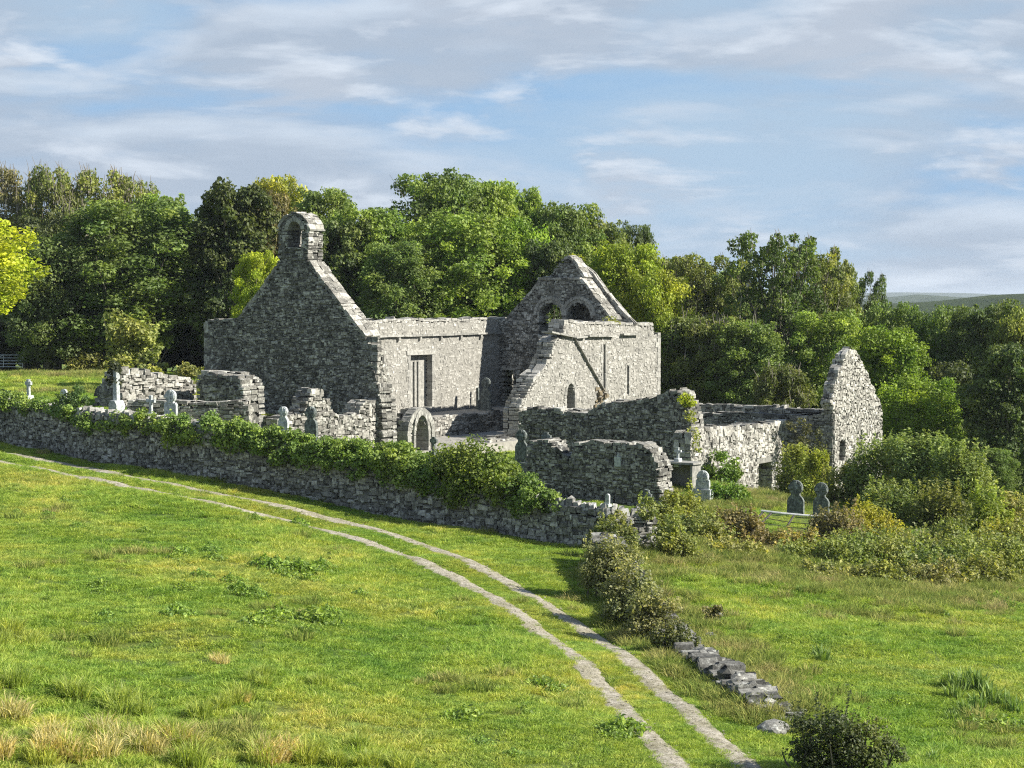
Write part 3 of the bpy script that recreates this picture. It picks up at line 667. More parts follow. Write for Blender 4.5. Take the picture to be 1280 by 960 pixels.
# --- floors and the step across the nave
def slab_grid(name, fr, u0, u1, d0, d1, z, mat, su, sd, parent, jz=.012):
    k = 0; u = u0
    while u < u1-.05:
        w = min(su*RNG.uniform(.7, 1.3), u1-u); d = d0
        while d < d1-.05:
            h = min(sd*RNG.uniform(.8, 1.2), d1-d); block(parent, name, fr, u+.015, u+w-.015, d+.015, d+h-.015, z-.25, z+RNG.uniform(-jz, jz), mat, .004); d += h; k += 1
        u += w
gF = fr_line(A0, E, 31, 1.0)
def flat(name, fr, u0, u1, d0, d1, z, t, mat):
    nu, nd = int((u1-u0)/.5)+1, int(abs(d1-d0)/.5)+1; V = []
    for u in np.linspace(u0, u1, nu):
        for d in np.linspace(d0, d1, nd): V.append(fr.pos([u], [d], [z+RNG.normal(0, .02)])[0])
    V = np.array(V); I = (np.arange(nu-1)[:, None]*nd+np.arange(nd-1)).ravel()
    Vb = V-np.array([0, 0, t]); n = len(V)
    F = [np.stack([I, I+nd, I+nd+1, I+1], 1)]
    rim = list(range(nd))+[i*nd+nd-1 for i in range(1, nu)]+[nu*nd-1-i for i in range(1, nd)]+[i*nd for i in range(nu-2, 0, -1)]
    F.append(np.array([[rim[i], rim[(i+1) % len(rim)], rim[(i+1) % len(rim)]+n, rim[i]+n] for i in range(len(rim))]))
    return tag(link(name, mesh_np(name, np.vstack([V, Vb]), F, M[mat])), kind='structure')
zU, zL = 2.3, 1.15
flat('upper_floor', gF, 1.0, 29.4, -4.2, .3, zU, 1.6, 'floor')
flat('lower_floor', gF, 1.0, 29.4, -10.4, -4.0, zL, 1.0, 'floor')
gK = Frame([A0+S_*4.55+E*1.0, A0+S_*4.55+E*29], .45)
step = build_wall('floor_step', church, gK, [(0, .8), (0, zU+.05), (28, zU+.05), (28, .8)], [], sw=.5, sh=.2, nobj=14, capw=.9, caph=.07, back=False, jit=.1)
step['label'] = 'low dark retaining wall holding up the raised floor inside the church'

# ================================================================== OTHER RUINS
# dark cross wall south of the church
o = np.array([x_at(870, 104.0), 104.0]); m0 = o-S_*11.6
g1_ = Frame([m0, o], 1.5); q = lambda *p: g1_.uz(*p)
u_l = q(648, 540)[0]
pol = [(u_l, -1.5), q(648,513), q(668,512), q(700,516), q(735,519), q(742,514), q(750,506), q(775,505), q(800,503), q(822,499), q(836,493), q(843,489), q(852,491), q(858,500), q(862,515), q(867,540), q(869,570), (q(871,600)[0], -1.5)]
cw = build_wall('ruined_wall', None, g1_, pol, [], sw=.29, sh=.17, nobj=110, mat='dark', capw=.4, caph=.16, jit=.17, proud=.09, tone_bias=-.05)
tag(cw, 'long dark rubble wall with a ragged top rising to an ivy-hung right end, in front of the church', 'ruined wall')
# nearer ruined wall with the plaque
o2 = np.array([x_at(655, 95.5), 95.5]); g2 = Frame([o2, o2+S_*9], 1.3); q = lambda *p: g2.uz(*p)
pol = [(q(655,600)[0], -1), q(656,580), q(659,554), q(676,551), q(690,552), q(697,566), q(712,574), q(716,556), q(735,554), q(765,556), q(796,558), q(808,561), q(816,567), q(822,577), q(826,590), q(822,603), q(829,618), (q(831,640)[0], -1)]
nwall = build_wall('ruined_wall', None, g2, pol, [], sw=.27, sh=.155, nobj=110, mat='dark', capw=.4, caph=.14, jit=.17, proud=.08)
tag(nwall, 'low dark rubble wall with a broken right end and a small pale plaque on its face', 'ruined wall')

u, z = q(773, 577)
block(nwall, 'plaque', g2, u-.17, u+.17, -.1, -.06+.1, z-.24, z+.24, 'pale', .002); block(nwall, 'plaque_bracket', g2, u-.04, u+.04, -.08, .05, z+.25, z+.36, 'pale', .002)
# roofless building on the right
bld = empty('roofless_house', (float(o[0]+8), float(o[1]+6), -1.5)); tag(bld, 'roofless stone building with a tall pointed white gable, at the right of the ruins', 'ruined building')
gL = Frame([o-E*.7+S_*.02, o+E*16], 1.0); q = lambda *p: gL.uz(*p)
pol = [(.0, -3.5), (0.0, 2.6), q(872,541), q(880,537), q(905,536), q(935,534), q(960,532), q(984,529), (q(985,560)[0], -3.5)]
dO = (q(947.5,600)[0], q(964.5,600)[0], -4, q(956,578)[1])
l1 = build_wall('front_wall', bld, gL, pol, [dO], sw=.36, sh=.22, nobj=70, capw=.5, caph=.16, jit=.22, proud=.06, tone_bias=.25, ins=.03)  # bias lightens the stones: sunlight put into their tone
block(l1, 'door_lintel', gL, dO[0]-.3, dO[1]+.3, -.06, .9, dO[3], dO[3]+.28)
cor = gL.o+E*q(985,560)[0]                                   # where the long side wall meets it
g0 = np.array(cor)+S_*2.9; gG = Frame([g0, g0+E*12], .62); q = lambda *p: gG.uz(*p)
pol = [(0.02, -3.5), (0.02, q(1036,514)[1]), q(1037,503), q(1041,494), q(1042,484), q(1046,476), q(1047,466), q(1052,458), q(1053,450), q(1058,445), q(1060,440), q(1066,437), q(1070,439), q(1074,450), q(1079,455), q(1081,464), q(1086,470), q(1088,480), q(1093,485),
       q(1095,496), q(1100,502), q(1103,516), (q(1103,560)[0], -3.5)]
op = [(q(1049,560)[0], q(1056.5,560)[0], q(1052,577)[1], q(1052,549)[1]), (q(1075,550)[0], q(1077.3,550)[0], q(1076,566)[1], q(1076,538)[1]), (q(1094.5,545)[0], q(1097,545)[0], q(1095,548)[1], q(1095,541)[1]),
      (q(1056,487)[0], q(1057.3,487)[0], q(1056,488)[1], q(1056,484)[1]), (q(1078,485)[0], q(1079.3,485)[0], q(1078,486)[1], q(1078,482)[1])]
gb = build_wall('pointed_gable', bld, gG, pol, op, sw=.27, sh=.15, nobj=95, capw=.4, caph=.12, jit=.16, proud=.05, tone_bias=.24)  # sunlit face also carried by paler stone tones
gb['label'] = 'tall pointed sunlit gable with stepped broken edges and small openings'
# west side wall, running back to the left from the gable
gV = Frame([g0-S_*18, g0-S_*.02], .95); q = lambda *p: gV.uz(*p)
pol = [(0, -3.5), (0, q(870,519)[1]), q(867,519), q(905,518), q(935,518), q(975,521), q(1010,521), q(1024,519), q(1031,512), (17.95, q(1036,513)[1]), (17.95, -3.5)]
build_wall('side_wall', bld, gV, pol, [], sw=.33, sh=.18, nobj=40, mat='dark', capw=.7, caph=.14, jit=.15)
ge = g0+E*(gG.uz(1103,540)[0]-.95); gV2 = Frame([ge-S_*18, ge-S_*.05], .95); q = lambda *p: gV2.uz(*p)
pol = [(0, -3.5), (0, q(867,507)[1]), q(920,508), q(960,510), q(1000,513), q(1020,514), (17.9, q(1020,514)[1]), (17.9, -3.5)]
build_wall('far_side_wall', bld, gV2, pol, [], sw=.36, sh=.19, nobj=30, mat='dark', capw=.9, caph=.12, jit=.1)

# ruined walls at the left, before the bell gable
an = np.array([x_at(150, 98.0), 98.0]); gA = Frame([an, an+E*8], 1.3); q = lambda *p: gA.uz(*p)
pol = [(0, 3), q(150,478), q(156,467), q(170,467), q(178,466), q(196,470), q(212,473), q(230,474), q(244,477), (q(246,500)[0], 3)]
a1 = build_wall('ruined_wall', None, gA, pol, [], sw=.42, sh=.22, nobj=45, capw=.55, caph=.2, jit=.2, proud=.12, tone_bias=.12)
tag(a1, 'low sunlit stump of rubble wall behind the ivy-topped cross shaft', 'ruined wall')
gA2 = Frame([an-S_*1.9, an+S_*.02], 1.3); q = lambda *p: gA2.uz(*p)
pol = [(q(118,500)[0], 3), q(118,492), q(124,484), q(134,483), q(141,470), q(152,466), (1.85, q(152,466)[1]), (1.85, 3)]
x1 = build_wall('return_wall', a1, gA2, pol, [], sw=.45, sh=.24, nobj=10, capw=.5, caph=.2, jit=.22, proud=.12)
bo = np.array([x_at(246, 101.0), 101.0]); gB = Frame([bo, bo+S_*5], 1.6); q = lambda *p: gB.uz(*p)
pol = [(0, 3), (0.0, q(246,474)[1]), q(250,467), q(262,468), q(276,471), q(290,471), q(301,475), q(306,485), (q(307,510)[0], 3)]
b1 = build_wall('ruined_wall', None, gB, pol, [], sw=.36, sh=.18, nobj=45, mat='dark', capw=.5, caph=.16, jit=.2, proud=.1)
tag(b1, 'squat dark block of ruined wall standing before the left side of the bell gable', 'ruined wall')
co = np.array([x_at(158, 95.5), 95.5]); gC = Frame([co, co+np.array([6.2, -1.0])], .9); q = lambda *p: gC.uz(*p)
pol = [(0, 2.6), q(159,500), q(200,502), q(244,505), q(262,505), q(280,503), q(300,502), q(311,507), (q(315,515)[0], 2.6)]
c1 = build_wall('ruined_wall', None, gC, pol, [], sw=.5, sh=.22, nobj=25, capw=.7, caph=.1, jit=.15)
tag(c1, 'knee-high dark wall with a pale slab top in front of the other left-hand ruins', 'ruined wall')

# ================================================================== BOUNDARY WALL
fb = Frame(FOOT, .75)
tops = [4.7, 4.75, 4.6, 4.35, 3.5, 2.75, 2.0, 1.75, 1.45]
ub_ = [float(fb.U[i]) for i in range(len(FOOT))]
pol = [(ub_[0], FOOT[0][2]-.5)]+[(u, t) for u, t in zip(ub_, tops)]+[(ub_[-1], -.6)]+[(ub_[i], FOOT[i][2]-.5) for i in range(len(FOOT)-1, 0, -1)]
bw = build_wall('boundary_wall', None, fb, pol, [], sw=.29, sh=.17, nobj=288, mat='wallstone', cap=False, jit=.2, proud=.1)
tag(bw, 'long curving dry stone wall beside the track, its top overgrown with ivy', 'stone wall')
# upright coping stones along the top (tall, leaning, irregular)
x = 0; CP = []
while x < fb.len-.3:
    w = RNG.uniform(.16, .42); h = RNG.uniform(.2, .42); t = np.interp(x+w/2, ub_, tops); l = RNG.uniform(-.06, .06)
    if RNG.random() < .93:
        V = np.array([(x, .05, t-.12), (x+w, .05, t-.12), (x+w, .7, t-.12), (x, .7, t-.12), (x+w*.12+l, .1, t+h*.8), (x+w*.85+l, .1, t+h*RNG.uniform(.8, 1.1)), (x+w*.8+l, .6, t+h*.9), (x+w*.2+l, .6, t+h)])+RNG.uniform(-.05, .05, (8, 3))
        CP.append(fb.pos(V[:, 0], V[:, 1], V[:, 2]))
    x += w+.02
for k, V in enumerate(CP):
    c = V.mean(0); st = link('coping_stone', mesh_np('coping_stone', V-c, BOXF, M['wallstone'], np.full(8, random.uniform(.35, 1))), bw); st.location = c

# low field wall running down to the right of the track
FW = [(742,705),(765,745),(790,785),(820,808),(850,825),(875,845),(905,868),(940,889),(968,905)]
fwp = [on_ground(*p) for p in FW]; ff = Frame(fwp, .75); hs = [1.1,1.0,.8,.6,.36,.46,.42,.3,.02]
pol = [(float(ff.U[0]), fwp[0][2]-.4)]+[(float(u), p[2]+h) for u, p, h in zip(ff.U, fwp, hs)]+[(float(ff.U[i]), fwp[i][2]-.4) for i in range(len(fwp)-1, 0, -1)]
fw = build_wall('field_wall', None, ff, pol, [], sw=.25, sh=.14, nobj=110, mat='wallstone', jit=.42, proud=.22, cap=False, tone_bias=-.2)
def rock_mesh(nm, rad, seed, mat='wallstone', tone=.5, sub=1, flat=.7):
    r = np.random.default_rng(seed); bm = bmesh.new(); bmesh.ops.create_icosphere(bm, subdivisions=sub, radius=rad); sx, sy = r.uniform(1, 1.6), r.uniform(.8, 1.1)
    for v in bm.verts: v.co = Vector((v.co.x*sx, v.co.y*sy, v.co.z*flat))*(1+r.uniform(-.2, .2))
    me = bpy.data.meshes.new(nm); bm.to_mesh(me); bm.free(); me.materials.append(M[mat]); a = me.attributes.new('tone', 'FLOAT', 'POINT'); a.data.foreach_set('value', np.full(len(me.vertices), tone, np.float32)); return me
rk = [rock_mesh('loose_stone', .22, 900+i, tone=.05+.08*i) for i in range(8)]
for i in range(150):                    # loose stones heaped along the crest and slipped down both sides
    u = RNG.uniform(4, ff.len+.6); h = float(np.interp(u, ff.U, hs)); d = RNG.normal(.37, .33); x, y, _ = ff.pos([u], [d], [0.])[0]; off = max(0, abs(d-.37)-.3)
    o_ = link('loose_stone', rk[i % 8], fw); sc_ = RNG.uniform(.3, .95); o_.location = (x, y, g1(x, y)+max(.02, h*RNG.uniform(.75, 1.1)-off*2.2)); o_.scale = (sc_,)*3; o_.rotation_euler = tuple(RNG.uniform(-.6, .6, 2))+(RNG.uniform(0, 6.28),)
tag(fw, 'low tumbledown stone wall running down the field to the right of the track', 'stone wall')
for k, (px, py, r) in enumerate([(965,915,.28),(975,888,.18),(1000,893,.16),(893,772,.2),(888,797,.15),(985,872,.15),(968,918,.2),(700,775,.06)]):
    x, y, z = on_ground(px, py); mb = MB(); bm = bmesh.new(); bmesh.ops.create_icosphere(bm, subdivisions=2, radius=r)
    for v in bm.verts: v.co = Vector((v.co.x*1.4, v.co.y, v.co.z*.75))*(1+RNG.uniform(-.16, .16))
    me = bpy.data.meshes.new('rock'); bm.to_mesh(me); bm.free(); me.materials.append(M['wallstone'])
    a = me.attributes.new('tone', 'FLOAT', 'POINT'); a.data.foreach_set('value', np.full(len(me.vertices), .5, np.float32))
    ob_ = link('rock', me); ob_.location = (x, y, z+r*.3)
    tag(ob_, ['grey boulder lying in the grass past the lower end of the field wall', 'small stone just beyond the end of the field wall', 'small pale stone in the grass behind the dark bush', 'pale stone in the meadow above the middle of the field wall',
              'small stone in the grass close above the field wall', 'small stone at the lower right end of the field wall', 'stone half sunk in the verge near the dark bush', 'tiny stone on the track verge'][k], 'stone')
#EOF_PART2

# ================================================================== FOLIAGE HELPERS
def leaf_mesh(name, C, Nrm, size, mat, tone, flat=.55, elong=1.5, up=.25, seed=0):
    """one folded leaf (two triangles) at each centre C, roughly facing Nrm"""
    r = np.random.default_rng(seed); n = len(C)
    d = Nrm*flat+r.normal(0, 1, (n, 3))*(1-flat)+np.array([0, 0, up]); d /= np.linalg.norm(d, axis=1)[:, None]+1e-9
    t = np.cross(d, r.normal(0, 1, (n, 3))); t /= np.linalg.norm(t, axis=1)[:, None]+1e-9; b = np.cross(d, t)
    s = (size*r.uniform(.6, 1.35, n))[:, None] if np.isscalar(size) else (size*r.uniform(.7, 1.3, n))[:, None]
    V = np.stack([C+t*s*elong*.5, C+b*s*.5+d*s*.12, C-t*s*elong*.5, C-b*s*.5+d*s*.12], 1).reshape(-1, 3)
    F = np.arange(4*n).reshape(n, 4)
    return mesh_np(name, V, F, mat, np.repeat(tone, 4))
def lobe_points(r, cen, rad, n, squash=.8, hollow=.62):
    """points in the outer shell of a lumpy ball"""
    v = r.normal(0, 1, (n, 3)); v /= np.linalg.norm(v, axis=1)[:, None]
    q = hollow+(1-hollow)*r.random(n)**.6
    lump = 1+.22*np.sin(v[:, 0]*7+cen[0]*3)*np.sin(v[:, 1]*6+cen[1]*5)+.18*np.sin(v[:, 2]*9+cen[2])
    p = v*(q*lump)[:, None]*rad; p[:, 2] *= squash
    return p+cen, v
def crown(seed, W, H, z0, nl, nleaf, leaf, lobe=(.2, .34), shape='round', fill=.12, hollow=.6):
    """crown of width W between heights z0 and H"""
    r = np.random.default_rng(seed); P = []; Nn_ = []; T = []; ends = []
    for i in range(nl):
        u = (i+.5)/nl; zz_ = u**.8
        if shape == 'round': prof = math.sin(math.pi*(.16+.66*zz_))**.75*r.uniform(.82, 1.1)
        elif shape == 'cone': prof = (1-zz_)**.7*.95+.1
        elif shape == 'vase': prof = .4+.6*math.sin(math.pi*(zz_*.68+.1))**.8
        else: prof = 1
        a = i*2.399+r.uniform(-.5, .5); rr = W/2*prof*r.uniform(.5, .92)*(1 if r.random() > .25 else .45); rad = W/2*r.uniform(*lobe)*(1.15 if prof > .6 else .8)
        c = np.array([math.cos(a)*rr, math.sin(a)*rr, z0+rad*.6+(H-z0-rad*1.3)*zz_]); ends.append((c, rad))
        m = int(nleaf/nl*(rad/(W/2*(lobe[0]+lobe[1])/2))**1.7); p, v = lobe_points(r, c, rad, m, r.uniform(.6, .9), hollow); P.append(p); Nn_.append(v)
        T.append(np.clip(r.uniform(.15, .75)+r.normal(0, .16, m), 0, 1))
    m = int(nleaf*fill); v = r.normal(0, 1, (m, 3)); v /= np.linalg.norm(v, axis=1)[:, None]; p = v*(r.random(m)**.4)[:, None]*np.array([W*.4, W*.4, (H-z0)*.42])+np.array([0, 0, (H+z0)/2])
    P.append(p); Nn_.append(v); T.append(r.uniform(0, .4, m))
    return np.concatenate(P), np.concatenate(Nn_), np.concatenate(T), ends
def limbs(seed, H, z0, ends, r0, nb=14, mat='bark', fork=.35):
    r = np.random.default_rng(seed+99); mb = MB(); top = H*.62
    tr = [(0, 0, -.6), (r.uniform(-.15, .15), r.uniform(-.15, .15), H*.15), (r.uniform(-.35, .35), r.uniform(-.35, .35), H*.35), (r.uniform(-.5, .5), r.uniform(-.5, .5), top)]
    mb.tube(tr, [r0*1.3, r0, r0*.7, r0*.3], 7, .5)
    for k in r.permutation(len(ends))[:nb]:
        c, rad = ends[k]; f = r.uniform(.2, .9); zs_ = min(top*f+.5, c[2]-.5); i = np.interp(zs_, [p[2] for p in tr], [0, 1, 2, 3]); a = np.array([np.interp(i, range(4), [p[q] for p in tr]) for q in range(3)])
        m = a*.5+c*.5+np.array([r.uniform(-.4, .4), r.uniform(-.4, .4), -.4]); mb.tube([a, m, c], [r0*.38, r0*.22, r0*.08], 5, .6)
        for q in range(3):
            e = c+r.normal(0, 1, 3)*rad*.7; mb.tube([m*.4+c*.6, e], [r0*.1, r0*.03], 4, .7)
    return mb.mesh('trunk', M[mat], True)

TREE = {}
def make_kind(key, seed, W, H, z0, nl, nleaf, leaf, r0=.28, elong=1.5, up=.25, flat=.5, nb=14, twig=0, **kw):
    C, Nv, T, ends = crown(seed, W, H, z0, nl, nleaf, leaf, **kw)
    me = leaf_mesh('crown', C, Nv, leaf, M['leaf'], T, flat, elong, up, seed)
    tw = None
    if twig:
        r = np.random.default_rng(seed); mb = MB()
        for i in range(twig):
            c, rad = ends[int(len(ends)*.45)+r.integers(0, len(ends)-int(len(ends)*.45))]; a = c+r.normal(0, .5, 3)*rad*.5
            e = a+np.array([r.normal(0, .35), r.normal(0, .35), 1])*r.uniform(.7, 1.7)*rad*.8
            mb.tube([a-np.array([0, 0, rad*.7]), (a+e)/2+r.normal(0, .08, 3), e], [.05, .035, .014], 4, r.uniform(.5, 1))
        tw = mb.mesh('dead_twigs', M['twig'])
    TREE[key] = (me, limbs(seed, H, z0, ends, r0, nb), tw, W, H)
make_kind('ash', 11, 10, 16, 1.6, 130, 27000, .185, lobe=(.10, .24), fill=.2, hollow=.45)
make_kind('ash2', 12, 10, 16, 1.2, 150, 27000, .18, lobe=(.08, .22), fill=.2, hollow=.45)
make_kind('oak', 13, 11, 14, 1.0, 110, 27000, .19, lobe=(.11, .27), up=.1, fill=.2, hollow=.45)
make_kind('syc', 14, 10, 14, .8, 110, 20000, .27, lobe=(.09, .18), elong=1.1, hollow=.7, up=.5, fill=.15)
make_kind('airy', 15, 10, 17, 2.0, 110, 17000, .17, lobe=(.07, .17), nb=44, fill=.1, twig=90, shape='vase')
make_kind('scrub', 16, 8, 9, .3, 90, 20000, .14, r0=.14, lobe=(.10, .24), elong=2.2, up=.6, nb=20, twig=110)
make_kind('dead', 17, 9, 14, 1.0, 80, 14000, .17, lobe=(.10, .22), twig=330, fill=.15)
make_kind('dark', 18, 8, 11, .2, 70, 15000, .22, lobe=(.12, .25), hollow=.65, elong=1.2)
make_kind('high', 19, 10, 16, 5.5, 80, 12000, .20, lobe=(.11, .24), hollow=.6)
kid = {}; TC = 2.15
def tree(kind, px, ty, wpx, Y, color, label, rz=None, group='trees of the wood behind the ruins', cat='tree', z0=None):
    me, tr, tw, W, H = TREE[kind]; x = x_at(px, Y); zb = g1(x, Y) if z0 is None else z0; h = z_at(ty, Y)-zb; w = wpx/FPX*Y
    name = 'tree' if cat == 'tree' else 'shrub'
    if kind in kid: root = copy_tree(kid[kind])
    else:
        root = bpy.data.objects.new(name, None); COL.objects.link(root); child('crown', me, root); child('trunk', tr, root)
        if tw is not None: child('dead_twigs', tw, root)
        kid[kind] = root
    root.name = name; root.location = (x, Y, zb); root.rotation_euler = (0, 0, random.uniform(0, 6.28) if rz is None else rz); root.scale = (w/W, w/W, h/H)
    for c in root.children:
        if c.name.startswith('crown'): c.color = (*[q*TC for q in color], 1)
        if c.name.startswith('dead_twigs'): c['kind'] = 'stuff'
    tag(root, label, cat, group); return root
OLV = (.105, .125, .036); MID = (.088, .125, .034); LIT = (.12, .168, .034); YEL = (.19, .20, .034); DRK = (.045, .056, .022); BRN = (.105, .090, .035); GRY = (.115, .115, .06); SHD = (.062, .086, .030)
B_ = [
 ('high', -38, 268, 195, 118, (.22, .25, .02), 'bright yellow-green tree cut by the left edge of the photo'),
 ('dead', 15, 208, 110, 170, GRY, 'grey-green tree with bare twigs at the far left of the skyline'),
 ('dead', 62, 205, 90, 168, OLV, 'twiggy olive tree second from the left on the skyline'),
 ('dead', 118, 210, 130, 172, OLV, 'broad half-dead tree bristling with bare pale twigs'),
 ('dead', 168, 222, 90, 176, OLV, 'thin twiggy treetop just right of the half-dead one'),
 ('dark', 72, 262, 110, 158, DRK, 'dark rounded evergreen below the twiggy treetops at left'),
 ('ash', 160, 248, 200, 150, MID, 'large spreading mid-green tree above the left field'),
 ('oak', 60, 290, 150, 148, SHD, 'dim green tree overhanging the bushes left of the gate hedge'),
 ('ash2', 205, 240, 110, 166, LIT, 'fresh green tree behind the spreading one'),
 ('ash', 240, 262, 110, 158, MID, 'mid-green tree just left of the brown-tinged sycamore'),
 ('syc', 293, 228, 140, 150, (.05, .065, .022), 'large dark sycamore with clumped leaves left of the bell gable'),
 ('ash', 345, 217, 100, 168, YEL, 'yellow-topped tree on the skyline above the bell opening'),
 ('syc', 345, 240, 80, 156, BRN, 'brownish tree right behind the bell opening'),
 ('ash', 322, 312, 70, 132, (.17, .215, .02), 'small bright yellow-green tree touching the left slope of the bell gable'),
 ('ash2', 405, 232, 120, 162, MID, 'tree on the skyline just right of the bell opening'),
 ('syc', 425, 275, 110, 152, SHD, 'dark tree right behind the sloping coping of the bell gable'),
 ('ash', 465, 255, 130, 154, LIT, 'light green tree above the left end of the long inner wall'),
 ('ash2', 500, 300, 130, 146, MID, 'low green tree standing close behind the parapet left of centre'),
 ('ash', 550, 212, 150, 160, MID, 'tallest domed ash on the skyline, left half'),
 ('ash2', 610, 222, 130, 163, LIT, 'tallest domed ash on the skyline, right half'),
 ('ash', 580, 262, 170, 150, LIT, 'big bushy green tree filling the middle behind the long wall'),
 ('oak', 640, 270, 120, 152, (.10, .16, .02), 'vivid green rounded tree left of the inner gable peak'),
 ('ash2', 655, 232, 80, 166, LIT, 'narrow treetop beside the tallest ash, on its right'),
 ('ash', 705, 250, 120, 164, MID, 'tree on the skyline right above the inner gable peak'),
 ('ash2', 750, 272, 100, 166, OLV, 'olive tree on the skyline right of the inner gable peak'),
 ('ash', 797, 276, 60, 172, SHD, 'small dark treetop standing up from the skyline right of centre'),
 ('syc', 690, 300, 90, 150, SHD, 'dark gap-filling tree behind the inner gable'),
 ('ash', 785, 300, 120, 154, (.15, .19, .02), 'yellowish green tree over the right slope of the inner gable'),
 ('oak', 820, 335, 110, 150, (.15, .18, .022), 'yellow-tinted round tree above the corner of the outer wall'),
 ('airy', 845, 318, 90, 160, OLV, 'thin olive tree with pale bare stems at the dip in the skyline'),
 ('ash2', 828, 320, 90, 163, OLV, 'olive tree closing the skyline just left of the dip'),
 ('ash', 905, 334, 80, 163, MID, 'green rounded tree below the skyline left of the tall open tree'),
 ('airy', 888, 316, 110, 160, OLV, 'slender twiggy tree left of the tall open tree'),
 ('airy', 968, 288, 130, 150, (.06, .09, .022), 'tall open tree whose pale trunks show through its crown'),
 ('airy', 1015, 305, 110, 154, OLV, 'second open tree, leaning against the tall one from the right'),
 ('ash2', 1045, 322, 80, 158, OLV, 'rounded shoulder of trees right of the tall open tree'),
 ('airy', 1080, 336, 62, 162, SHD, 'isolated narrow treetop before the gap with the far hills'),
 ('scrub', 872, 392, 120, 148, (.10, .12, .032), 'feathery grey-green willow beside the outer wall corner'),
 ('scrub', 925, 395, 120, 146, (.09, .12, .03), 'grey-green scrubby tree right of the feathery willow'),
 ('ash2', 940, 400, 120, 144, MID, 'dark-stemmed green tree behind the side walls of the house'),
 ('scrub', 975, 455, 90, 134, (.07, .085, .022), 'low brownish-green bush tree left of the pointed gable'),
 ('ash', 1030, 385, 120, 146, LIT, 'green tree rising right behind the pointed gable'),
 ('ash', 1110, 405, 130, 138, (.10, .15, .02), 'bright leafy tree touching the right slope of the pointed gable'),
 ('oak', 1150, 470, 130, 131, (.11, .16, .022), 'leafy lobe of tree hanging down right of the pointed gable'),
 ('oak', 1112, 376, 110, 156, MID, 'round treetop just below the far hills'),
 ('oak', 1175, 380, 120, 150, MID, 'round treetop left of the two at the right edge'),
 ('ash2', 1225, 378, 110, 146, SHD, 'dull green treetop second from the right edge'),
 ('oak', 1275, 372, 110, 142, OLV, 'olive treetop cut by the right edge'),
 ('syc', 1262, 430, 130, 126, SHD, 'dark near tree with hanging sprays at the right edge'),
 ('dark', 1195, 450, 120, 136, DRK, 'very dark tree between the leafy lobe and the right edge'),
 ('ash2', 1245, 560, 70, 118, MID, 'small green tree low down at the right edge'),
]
for k, b in enumerate(B_): tree(*b)
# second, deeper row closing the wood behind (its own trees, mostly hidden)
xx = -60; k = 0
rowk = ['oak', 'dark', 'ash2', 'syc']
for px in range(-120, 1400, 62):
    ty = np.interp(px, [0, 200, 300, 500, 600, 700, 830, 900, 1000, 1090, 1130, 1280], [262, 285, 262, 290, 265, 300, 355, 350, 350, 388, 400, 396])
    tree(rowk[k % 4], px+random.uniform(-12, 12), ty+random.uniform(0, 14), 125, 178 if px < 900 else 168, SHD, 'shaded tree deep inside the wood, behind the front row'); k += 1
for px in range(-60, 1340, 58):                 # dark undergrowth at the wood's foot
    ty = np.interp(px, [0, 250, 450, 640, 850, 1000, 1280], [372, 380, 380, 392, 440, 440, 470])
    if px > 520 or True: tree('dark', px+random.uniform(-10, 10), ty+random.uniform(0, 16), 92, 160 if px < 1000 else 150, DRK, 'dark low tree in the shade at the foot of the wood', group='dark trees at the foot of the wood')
#EOF_PART3

